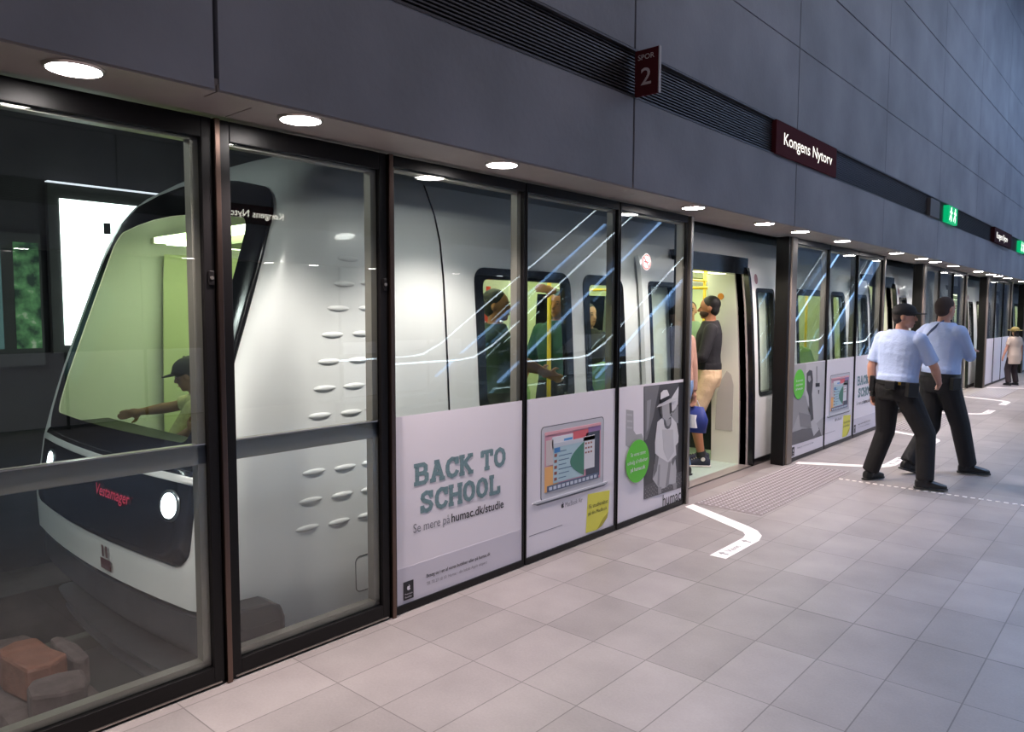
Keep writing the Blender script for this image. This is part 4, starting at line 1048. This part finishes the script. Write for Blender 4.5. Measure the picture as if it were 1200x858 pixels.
# ------------------------------------------------------------------ people
SKIN = mat('skin', C(198,146,124), .55); SKIN2 = mat('skin_tan', C(176,118,88), .55)
def ik(a, b, l1, l2, hint):
    a, b, hint = Vector(a), Vector(b), Vector(hint)
    d = b-a; L = min(d.length, (l1+l2)*.999); u = d.normalized()
    if d.length > L: b = a+u*L
    x = (l1*l1-l2*l2+L*L)/(2*L); h = math.sqrt(max(0, l1*l1-x*x))
    n = (hint-u*hint.dot(u)); n = n.normalized() if n.length > 1e-5 else u.orthogonal()
    return a+u*x+n*h, b
def hand(mb, wrist, d, n, side, k, curl=.5):
    """d: towards the knuckles, n: palm normal, side: unit vector towards the thumb"""
    d = d.normalized(); n = (n-d*n.dot(d)).normalized(); s = d.cross(n); s = s if s.dot(side) > 0 else -s
    pc = wrist+d*.045*k
    mb.ell(pc, (.040*k,.048*k,.016*k), (s,d,n)); mb.cap(wrist-d*.02*k, wrist+d*.03*k, .026*k, .027*k)
    for off, ln in ((.030,.068),(.010,.078),(-.010,.072),(-.030,.056)):
        p = wrist+d*.085*k+s*off*k; dd = d; r = .0092*k
        for j, f in enumerate((.45,.32,.23)):
            a = curl*(.35+.5*j); dd = (d*math.cos(a)+n*math.sin(a)); q = p+dd*ln*f*k
            mb.cap(p, q, r, r*.92); r *= .92; p = q
    p = wrist+d*.018*k+s*.028*k; q = p+(s*.75+d*.55+n*.3).normalized()*.036*k; t = q+(s*.25+d*.9+n*.35).normalized()*.032*k
    mb.cap(p,q,.013*k,.0115*k); mb.cap(q,t,.0115*k,.009*k)
def person(name, label, base, hip, face, head_face, H, feet, toes, hands, shirt, trousers, shoes, hair, skin=SKIN,
           lean=(0,0,1), sleeve=.55, leg=1.0, hairstyle='short', voxel=.009, knee=None, elbow=None, build=1.0, beard=False, palm=None, cap=None, body_type='m', curl=.6, head_tilt=0.0, long_jacket=0.0, seated=False, head_up=None):
    k = H/1.75; root = empty(name, base, label, 'person')
    f = Vector((*face,0)).normalized(); rt = Vector((f.y,-f.x,0)); u = Vector(lean).normalized()
    f = (f-u*f.dot(u)).normalized(); rt = f.cross(u).normalized()
    hip = Vector(hip); w = build
    P = lambda h, x=0.0, y=0.0: hip+u*h*k+rt*x*k+f*y*k
    hf = Vector((*head_face,0)).normalized(); hu = Vector(head_up).normalized() if head_up else (u*.6+Vector((0,0,1))*.4).normalized()
    hf = (hf-hu*hf.dot(hu)).normalized(); hr = hf.cross(hu).normalized()
    tors = [(-.10,.150,.100,0),(-.02,.170,.118,0),(.08,.150,.108,.0),(.20,.152,.108,.01),(.33,.172,.118,.01),(.43,.180,.108,.0),(.50,.150,.085,-.01),(.555,.085,.065,-.01)]
    def torso(mb, g, lo=-1, hi=9):
        secs = [(P(h,0,y), rt*(a*w+g)*k, f*(b*w+g)*k) for h,a,b,y in tors if lo <= h <= hi]
        mb.loft(secs)
    sh = {s: P(.465, s*.178*w, -.005) for s in (-1,1)}
    hj = {s: P(-.03, s*.092, 0) for s in (-1,1)}
    kn, an, el, wr = {}, {}, {}, {}
    for s in (-1,1):
        ft = Vector(feet[s]); ank = ft+Vector((0,0,.085*k))
        kh = Vector(knee[s]) if knee else f
        kn[s], an[s] = ik(hj[s], ank, .435*k, .43*k, kh)
        eh = Vector(elbow[s]) if elbow else (-f*.8+rt*s*.5)
        el[s], wr[s] = ik(sh[s], hands[s], .29*k, .26*k, eh)
    body = MB()
    torso(body, -.012)
    nb_ = P(.53,0,-.01); hc = nb_+hu*.155*k+hf*.018*k
    body.cap(nb_-u*.04*k, hc-hu*.03*k-hf*.012*k, .060*k, .052*k)
    body.ell(hc+hu*.022*k-hf*.008*k, (.076*k,.097*k,.094*k), (hr,hf,hu), 20, 14)
    body.ell(hc-hu*.045*k+hf*.022*k, (.056*k,.066*k,.068*k), (hr,hf,hu), 18, 12)
    body.ell(hc-hu*.088*k+hf*.060*k, (.028*k,.024*k,.022*k), (hr,hf,hu))
    body.cap(hc+hu*.012*k+hf*.084*k, hc-hu*.026*k+hf*.104*k, .009*k, .015*k)
    body.ell(hc-hu*.060*k+hf*.084*k, (.024*k,.010*k,.010*k), (hr,hf,hu))
    for s in (-1,1):
        body.ell(hc-hu*.008*k+hr*s*.077*k-hf*.008*k, (.010*k,.018*k,.030*k), (hr,hf,hu))
        body.cap(sh[s], el[s], .050*k*w, .040*k); body.cap(el[s], el[s]+(wr[s]-el[s])*.35, .040*k, .041*k); body.cap(el[s]+(wr[s]-el[s])*.35, wr[s], .041*k, .026*k)
        d = (wr[s]-el[s]).normalized(); pn = Vector(palm[s]) if palm else (-rt*s)
        hand(body, wr[s], d, pn, f if abs(pn.dot(f)) < .7 else -rt*s, k, curl)
        body.cap(hj[s], kn[s], .086*k*w, .056*k); c = kn[s]+(an[s]-kn[s])*.3+(-f*.012*k)
        body.cap(kn[s], c, .054*k, .056*k); body.cap(c, an[s], .056*k, .034*k)
        td = Vector((*toes[s][:2], 0)).normalized(); body.cap(an[s]-Vector((0,0,.03*k)), an[s]+td*.12*k-Vector((0,0,.055*k)), .032*k, .022*k)
    organic(body, 'body', skin, root, voxel*.72, 2)
    # face details
    e = MB()
    for s in (-1,1): e.ell(hc+hu*.008*k+hr*s*.031*k+hf*.083*k, (.012*k,.007*k,.006*k), (hr,hf,hu), 10, 6)
    e.build('eyes', mat('eye_dark', (.03,.02,.02), .3), root, smooth=True)
    e = MB(); e.ell(hc-hu*.060*k+hf*.0925*k, (.022*k,.005*k,.005*k), (hr,hf,hu), 12, 6); e.build('lips', mat('lips', C(150,86,80), .5), root, smooth=True)
    e = MB()
    for s in (-1,1): e.ell(hc+hu*.028*k+hr*s*.032*k+hf*.085*k, (.018*k,.006*k,.004*k), (hr,hf,hu), 10, 6)
    e.build('eyebrows', hair, root, smooth=True)
    # hair
    if hairstyle:
        h = MB()
        if hairstyle == 'short':
            h.ell(hc+hu*.042*k-hf*.022*k, (.083*k,.096*k,.088*k), (hr,hf,hu), 20, 14); h.ell(hc-hu*.01*k-hf*.045*k, (.074*k,.062*k,.075*k), (hr,hf,hu), 18, 12)
        elif hairstyle == 'crop':
            h.ell(hc+hu*.030*k-hf*.018*k, (.079*k,.094*k,.091*k), (hr,hf,hu), 20, 14); h.ell(hc-hu*.01*k-hf*.045*k, (.071*k,.058*k,.070*k), (hr,hf,hu), 18, 12)
        else:
            h.ell(hc+hu*.040*k-hf*.025*k, (.088*k,.098*k,.092*k), (hr,hf,hu), 20, 14); h.ell(hc-hu*.05*k-hf*.055*k, (.080*k,.055*k,.11*k), (hr,hf,hu), 18, 12)
            if hairstyle == 'long': h.ell(hc-hu*.16*k-hf*.075*k, (.085*k,.045*k,.12*k), (hr,hf,hu), 18, 12)
            if hairstyle == 'bun': h.ell(hc+hu*.02*k-hf*.125*k, (.045*k,.045*k,.045*k), (hr,hf,hu), 18, 12)
        organic(h, 'hair', hair, root, .008, 3)
    if beard:
        h = MB(); h.ell(hc-hu*.055*k+hf*.028*k, (.059*k,.066*k,.052*k), (hr,hf,hu), 18, 12); organic(h, 'beard', mat('beard_dark', C(70,50,42), .8), root, .008, 3)
    if cap:
        c = MB(); c.ell(hc+hu*.050*k-hf*.006*k, (.090*k,.108*k,.078*k), (hr,hf,hu), 24, 14)
        c.loft([(hc+hu*.018*k, hr*.089*k, hf*.106*k), (hc+hu*.05*k, hr*.091*k, hf*.109*k)], 28)
        co = organic(c, 'cap', cap, root, .007, 3)
        b = MB(); pts = []
        for i in range(13):
            a = -1.25+2.5*i/12; pts.append(hc+hu*(.030-.010*abs(a))*k+hr*math.sin(a)*.085*k+hf*(.085*math.cos(a)+.100*max(0,math.cos(a*1.1)))*k)
        inner = [hc+hu*.036*k+hr*math.sin(a)*.085*k+hf*.085*math.cos(a)*k for a in [-1.25+2.5*i/12 for i in range(13)]]
        for i in range(12): b.prism([inner[i],inner[i+1],pts[i+1],pts[i]], hu*.006*k)
        b.build('cap_brim', cap, co, smooth=False)
        b = MB(); b.ell(hc+hu*.130*k-hf*.006*k, .008*k); b.build('cap_button', cap, co, smooth=True)
    # shirt
    t = MB(); torso(t, .030 if long_jacket else .016, (.05 if not long_jacket else -.2))
    if not long_jacket: t.loft([(P(.04), rt*(.158*w+.016)*k, f*(.112*w+.016)*k),(P(.12), rt*(.152*w+.018)*k, f*(.109*w+.018)*k)])
    
    if long_jacket: t.loft([(P(-.10-long_jacket*.5), rt*(.165*w+.02)*k, f*(.118*w+.02)*k),(P(-.02), rt*(.17*w+.032)*k, f*(.12*w+.032)*k)])
    for s in (-1,1):
        t.cap(P(.455, s*.12*w, -.005), sh[s], .066*k, .066*k*w)
        L1 = .29; L2 = .26; tot = sleeve*(L1+L2)
        if tot <= L1: t.cap(sh[s], sh[s]+(el[s]-sh[s])*(tot/L1), .064*k*w, .066*k, True, False)
        else:
            t.cap(sh[s], el[s], .068*k*w, .054*k); q = el[s]+(wr[s]-el[s])*((tot-L1)/L2); t.cap(el[s], q, .054*k, .043*k, True, False)
    so = organic(t, 'shirt', shirt, root, voxel, 2)
    c = MB(); n = 24; cc = nb_+u*.008*k
    ringp = [cc+rt*math.cos(2*PI*i/n)*.072*k+f*math.sin(2*PI*i/n)*.068*k-u*.012*k*math.sin(2*PI*i/n) for i in range(n+1)]
    c.tube(ringp, .013*k, 8); c.build('collar', shirt, so, smooth=True)
    # trousers
    t = MB(); torso(t, .012, -.2, .05)
    t.loft([(P(-.12), rt*.150*k*w, f*.11*k*w),(P(-.02), rt*(.170*w+.014)*k, f*(.118*w+.014)*k),(P(.065), rt*(.155*w+.020)*k, f*(.110*w+.020)*k)])
    for s in (-1,1):
        tot = leg*.865
        r1, r2, r3 = .104*k*w, .088*k, .078*k
        if leg < .62:
            q = hj[s]+(kn[s]-hj[s])*min(1,tot/.435); t.cap(hj[s], q, r1, .092*k, True, False)
            if tot > .435: t.cap(q, kn[s]+(an[s]-kn[s])*((tot-.435)/.43), .092*k, .100*k, True, False)
        else:
            t.cap(hj[s], kn[s], r1, r2); t.cap(kn[s], an[s]+(kn[s]-an[s])*(1-leg)*1.2, r2, r3, True, False)
    to = organic(t, 'trousers' if leg > .62 else 'shorts', trousers, root, voxel, 2)
    # shoes
    for s in (-1,1):
        ft = Vector(feet[s]); td = Vector(toes[s]).normalized(); up = Vector((0,0,1)); sd = td.cross(up).normalized(); up = sd.cross(td)
        m = MB(); sc = k*1.0
        an_ = an[s]
        def S(x, z, hw, hh): return (ft+td*x*sc+up*z*sc, sd*hw*sc, up*hh*sc)
        m.loft([S(-.085,.045,.018,.030),S(-.075,.048,.032,.042),S(-.03,.052,.037,.048),S(.04,.048,.040,.044),S(.10,.040,.046,.034),S(.15,.034,.044,.026),S(.185,.030,.026,.018)], 18)
        m.cap(ft+up*.05*sc-td*.02*sc, an_+Vector((0,0,.02)), .044*sc, .046*sc, True, False)
        sh_ = organic(m, 'shoe', shoes[0], root, .007, 3)
        b = MB(); b.loft([S(-.090,.010,.030,.010),S(-.05,.010,.038,.011),S(.04,.010,.040,.011),S(.11,.010,.050,.011),S(.165,.010,.044,.011),S(.192,.010,.022,.010)], 18); b.build('sole', shoes[1], sh_, smooth=True)
    return dict(root=root, P=P, f=f, rt=rt, u=u, k=k, hc=hc, hu=hu, hf=hf, hr=hr, sh=sh, el=el, wr=wr, hj=hj, kn=kn, an=an, shirt=so, trousers=to, w=w)

BLUE = mat('guard_shirt_blue', C(178,196,234), .75, bump=(7,1.0)); BLK = mat('guard_trousers', C(18,16,19), .8, bump=(12,.5))
BSHOE = mat('black_shoe', (.012,.012,.013), .4); BSOLE = mat('black_sole', (.02,.02,.02), .7)
DHAIR = mat('hair_dark', C(46,36,34), .7); BHAIR = mat('hair_black', (.012,.01,.01), .6); GHAIR = mat('hair_greybrown', C(66,54,50), .85)
def belt_kit(g, items):
    P, rt, f, u, k, w = g['P'], g['rt'], g['f'], g['u'], g['k'], g['w']
    n = 32; vs = []
    for h in (.030,.068):
        for i in range(n): vs.append(P(h)+rt*math.cos(2*PI*i/n)*(.165*w+.024)*k+f*math.sin(2*PI*i/n)*(.115*w+.026)*k)
    b = MB(); b.add(vs, [(i,(i+1)%n,n+(i+1)%n,n+i) for i in range(n)]); bo = b.build('belt', BSHOE, g['root'], smooth=True)
    for nm, a, h, (sx,sy,sz), mt in items:
        ca, sa = math.cos(a), math.sin(a); c = P(h)+rt*ca*(.165*w+.045)*k+f*sa*(.115*w+.05)*k
        o_ = (rt*ca+f*sa).normalized(); t = u.cross(o_).normalized()
        m = MB(); m.add([c+o_*x*sx+t*y*sy+u*z*sz for z in (-1,1) for x,y in ((-1,-1),(1,-1),(1,1),(-1,1))], [(3,2,1,0),(4,5,6,7),(0,1,5,4),(1,2,6,5),(2,3,7,6),(3,0,4,7)])
        m.build(nm, mt, bo, bevel=.006)
# guard in cap
g = person('person', 'person in black cap, light blue short-sleeved shirt and dark trousers walking, nearer guard', (-1.9,7.7,0),
    (-1.90,7.62,.925), (.38,.93), (.97,.22), 1.71, {-1:(-2.13,7.72,0), 1:(-1.62,7.58,.01)}, {-1:(.35,.9,0), 1:(.9,.35,0)},
    {-1:(-2.13,7.70,.86), 1:(-1.60,7.86,.985)}, BLUE, BLK, (BSHOE,BSOLE), DHAIR, sleeve=.44, hairstyle='crop', cap=mat('cap_black', (.01,.01,.012), .75),
    build=1.12, lean=(.04,.05,1), elbow={-1:(-.6,-.5,0), 1:(.5,-.9,-.2)}, knee={-1:(.5,.8,0),1:(.9,.4,0)}, curl=1.1, voxel=.010)
belt_kit(g, [('pouch', -.4, .0, (.028,.05,.065), BSHOE), ('radio', -2.6, .02, (.022,.035,.075), BSHOE), ('handcuff_case', -1.3, .03, (.02,.045,.04), BSHOE), ('torch_holder', -2.95, -.03, (.02,.02,.08), BSHOE), ('brass_stud', -.95, .05, (.004,.012,.012), mat('brass', C(200,160,60), .3, metal=1))])
m = MB()
for s in (-1,1):
    a = g['P'](.515, s*.075); b = g['P'](.500, s*.175); m.add([a+g['f']*.03+g['u']*.012,a-g['f']*.03+g['u']*.012,b-g['f']*.028+g['u']*.018,b+g['f']*.028+g['u']*.018], [(0,1,2,3)])
m.build('epaulettes', BSHOE, g['root'])
# taller guard
g = person('person', 'bareheaded person in light blue shirt with diagonal strap walking, farther guard', (-1.75,8.35,0),
    (-1.70,8.40,.965), (.55,.83), (.50,.86), 1.80, {-1:(-1.92,8.24,.03), 1:(-1.46,8.62,.01)}, {-1:(.6,.75,-.25), 1:(.95,.3,0)},
    {-1:(-1.98,8.60,1.05), 1:(-1.50,8.72,1.25)}, BLUE, mat('black_trousers', (.008,.008,.01), .75, bump=(12,.4)), (BSHOE,BSOLE), GHAIR, sleeve=.66, hairstyle='crop',
    build=1.06, lean=(.03,.0,1), elbow={-1:(-.7,-.4,-.3), 1:(.4,-.5,-1.0)}, knee={-1:(.7,.7,0),1:(.8,.5,0)}, palm={-1:(1,0,0),1:(0,0,-1)}, curl=.8, voxel=.010)
P = g['P']; m = MB()
pts = [P(.565,.045,-.05),P(.53,.03,-.105),P(.47,.0,-.150),P(.40,-.05,-.168),P(.32,-.10,-.168),P(.24,-.15,-.135),P(.20,-.19,-.06)]
for a, b in zip(pts[:-1],pts[1:]):
    m.add([a+g['u']*.017,a-g['u']*.017,b-g['u']*.017,b+g['u']*.017],[(0,1,2,3)])
m.build('shoulder_strap', mat('strap_grey', C(90,100,130), .7), g['root'])
belt_kit(g, [('pouch', -.2, -.02, (.028,.04,.06), BSHOE)])
# man standing in the doorway
KH = mat('khaki_shorts', C(214,186,150), .8, bump=(14,.5)); NAVY = mat('black_jacket', C(24,24,30), .8, bump=(14,.4))
CONV = mat('canvas_shoe_navy', C(44,46,64), .8); CS = mat('sole_white', C(225,215,212), .6)
g = person('person', 'person in black top, khaki shorts and canvas shoes standing side-on in the open train doorway', (-3.66,7.27,0),
    (-3.64,7.27,.968), (-.86,-.50), (-.9,-.42), 1.80, {-1:(-3.64,7.16,0), 1:(-3.78,7.42,0)}, {-1:(-.85,-.5,0), 1:(-.85,-.5,0)},
    {-1:(-3.84,6.98,1.12), 1:(-3.88,7.36,1.02)}, NAVY, KH, (CONV,CS), BHAIR, skin=SKIN2, sleeve=.95, leg=.535, hairstyle='short', beard=True, build=1.02, elbow={-1:(.4,-.3,-.9), 1:(.8,.5,-.6)}, voxel=.010)
for s in (-1,1):
    a = g['an'][s]; m = MB(); d = (g['kn'][s]-a).normalized(); m.cyl(a+d*.02, a+d*.075, .047, .046, 18); m.build('sock', mat('black_sock', (.02,.02,.02), .8), g['root'])
    ft = Vector((-3.64,7.16,0)) if s < 0 else Vector((-3.78,7.42,0)); td = Vector((-.85,-.5,0)).normalized()
    sd = td.cross(Vector((0,0,1)))
    m = MB()
    for i in range(5):
        q = ft+td*(.035+.022*i)+Vector((0,0,.103-.010*i)); m.cyl(q-sd*.022, q+sd*.022, .004, .004, 8)
    m.build('laces', CS, g['root'])
    q = ft+td*-.005+Vector((0,0,.075))-sd*s*-.0
    for t in (1,-1):
        m = MB(); p0 = ft-td*.01+sd*t*.040+Vector((0,0,.085)); m.cyl(p0, p0+sd*t*.009, .022, .020, 18); m.build('ankle_patch', CS, g['root'])
# person in tan jacket beside him
JEAN = mat('blue_jeans', C(112,140,180), .8, bump=(14,.4)); TAN = mat('tan_jacket', C(176,138,122), .8, bump=(14,.5))
person('person', 'person in tan jacket and pale jeans half hidden behind the left door jamb', (-3.62,6.62,0),
    (-3.62,6.60,.905), (-.9,.1), (-.95,.2), 1.66, {-1:(-3.66,6.52,0), 1:(-3.60,6.70,0)}, {-1:(-1,0,0), 1:(-1,.1,0)},
    {-1:(-3.76,6.38,1.0), 1:(-3.56,6.80,.80)}, TAN, JEAN, (BSHOE,BSOLE), DHAIR, sleeve=.97, hairstyle='long', build=.95, voxel=.011)
r = empty('carrier_bag', (-3.56,6.82,.45), 'blue and white carrier bag hanging from the hand of the person in tan', 'bag')
m = MB(); m.loft([(Vector((-3.56,6.82,.42)),Vector((.13,0,0)),Vector((0,.05,0))),(Vector((-3.56,6.82,.55)),Vector((.15,0,0)),Vector((0,.06,0))),(Vector((-3.56,6.82,.68)),Vector((.10,0,0)),Vector((0,.03,0)))],16); m.build('bag_body', mat('bag_blue', C(40,56,130), .6), r, smooth=True)
m = MB(); m.loft([(Vector((-3.545,6.815,.47)),Vector((.06,0,0)),Vector((0,.07,0))),(Vector((-3.55,6.815,.6)),Vector((.05,0,0)),Vector((0,.068,0)))],12); m.build('white_panel', mat('bag_white', C(220,220,225), .6), r)
MB().tube([(-3.62,6.82,.67),(-3.59,6.82,.74),(-3.56,6.80,.755),(-3.53,6.82,.74),(-3.50,6.82,.67)],.005,6).build('handle', mat('bag_white'), r)
# passengers in the car
GREY_T = mat('dark_green_tee', C(52,66,60), .8)
def sitter(label, x, y, face, H, shirt, trousers, hair, style, skin=SKIN, sleeve=.5, hands=None, hf=None):
    f = Vector((*face,0)).normalized(); r_ = Vector((f.y,-f.x,0)); b = Vector((x,y,0))
    V = lambda a, c, h: tuple(b+f*a+r_*c+Vector((0,0,h)))
    hd = hands or {-1:V(.28,-.10,.62), 1:V(.28,.10,.62)}
    return person('person', label, (x,y,0), V(0,0,.55), face, hf or face, H, {-1:V(.45,-.12,0), 1:V(.45,.12,0)}, {-1:(*face,0), 1:(*face,0)}, hd,
        shirt, trousers, (BSHOE,BSOLE), hair, skin=skin, sleeve=sleeve, hairstyle=style, voxel=.013, knee={-1:tuple(f+Vector((0,0,.8))), 1:tuple(f+Vector((0,0,.8)))})
def stander(label, x, y, face, H, shirt, trousers, hair, style, skin=SKIN, sleeve=.5, hands=None, hf=None, **kw):
    f = Vector((*face,0)).normalized(); r_ = Vector((f.y,-f.x,0)); b = Vector((x,y,0)); k = H/1.75
    V = lambda a, c, h: tuple(b+f*a+r_*c+Vector((0,0,h)))
    hd = hands or {-1:V(.05,-.24,.83*k), 1:V(.05,.24,.83*k)}
    return person('person', label, (x,y,0), V(0,0,.955*k), face, hf or face, H, {-1:V(0,-.11,0), 1:V(0.03,.11,0)}, {-1:(*face,0), 1:(*face,0)}, hd,
        shirt, trousers, (BSHOE,BSOLE), hair, skin=skin, sleeve=sleeve, hairstyle=style, voxel=.013, **kw)
stander('person in dark tee standing by the yellow pole, seen through the first train window', -3.80, 4.12, (.75,.45), 1.78, GREY_T, BLK, BHAIR, 'short', skin=SKIN2, sleeve=.42, hands={-1:(-3.68,4.50,1.16), 1:(-3.52,4.40,1.16)})
p2 = stander('person in green top reaching up, wristwatch on wrist, behind the first window', -3.98, 5.12, (.2,-1), 1.80, mat('teal_top', C(40,84,64), .8), BLK, BHAIR, 'short', skin=SKIN2, sleeve=.60, hands={-1:(-3.84,4.86,1.80), 1:(-4.25,4.95,1.0)})
w = p2['wr'][-1]; d = (w-p2['el'][-1]).normalized(); MB().cyl(w-d*.045, w-d*.015, .033, .033, 18).build('wristwatch', mat('watch_silver', C(200,205,205), .3, metal=.8), p2['root'])
sitter('seated person in green patterned top behind the first train window', -4.25, 4.50, (0,-1), 1.65, mat('moss_top', C(70,110,60), .8), BLK, DHAIR, 'long', sleeve=.9)
stander('person in pale green shirt with strap standing deep inside the open doorway', -4.55, 8.55, (.5,-1), 1.76, mat('pale_green_shirt', C(150,176,150), .8), mat('olive_trousers', C(70,64,44), .8), GHAIR, 'crop', sleeve=.5)
stander('dark-clothed person standing behind the narrow train window left of the open door', -4.3, 6.0, (.9,-.2), 1.70, mat('dark_coat', C(40,40,46), .8), BLK, BHAIR, 'short', sleeve=.95)
stander('person in yellow top standing just inside the open doorway behind the others', -4.15, 7.12, (-.2,-1), 1.55, mat('yellow_top', C(206,190,60), .8), BLK, DHAIR, 'long', sleeve=.5)
# front passenger leaning on the dash
person('person', 'person in dark hat and pale spotted blouse leaning forward behind the windscreen', (-4.50,2.45,0),
    (-4.62,2.44,.64), (-.70,-.70), (-.7,-.7), 1.60, {-1:(-4.45,2.25,0), 1:(-4.65,2.30,0)}, {-1:(-.8,-.6,0), 1:(-.8,-.6,0)},
    {-1:(-4.50,2.10,.89), 1:(-5.24,2.06,.93)}, mat('spotted_blouse', C(196,190,150), .8, noise=(26,.25)), BLK, (BSHOE,BSOLE), BHAIR, sleeve=.42, hairstyle='bun',
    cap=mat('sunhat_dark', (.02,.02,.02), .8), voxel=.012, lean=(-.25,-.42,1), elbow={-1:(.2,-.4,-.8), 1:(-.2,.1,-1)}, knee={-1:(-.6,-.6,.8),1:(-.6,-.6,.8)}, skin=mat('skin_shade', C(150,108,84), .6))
# girl at the far right
STRAW = mat('straw_hat', C(128,114,66), .8, noise=(40,.2))
g = stander('child in straw hat and beige dress by the far screens at the right edge', -2.62, 20.2, (-.6,.5), 1.30, mat('beige_dress', C(196,180,166), .8), mat('dark_leggings', C(44,34,38), .8), DHAIR, 'long', sleeve=.35, long_jacket=.4)
m = MB(); m.ell(g['hc']+g['hu']*.045, (.085,.095,.075), (g['hr'],g['hf'],g['hu'])); m.cyl(g['hc']+g['hu']*.03, g['hc']+g['hu']*.042, .15, .145, 28); m.build('straw_hat', STRAW, g['root'], smooth=False)
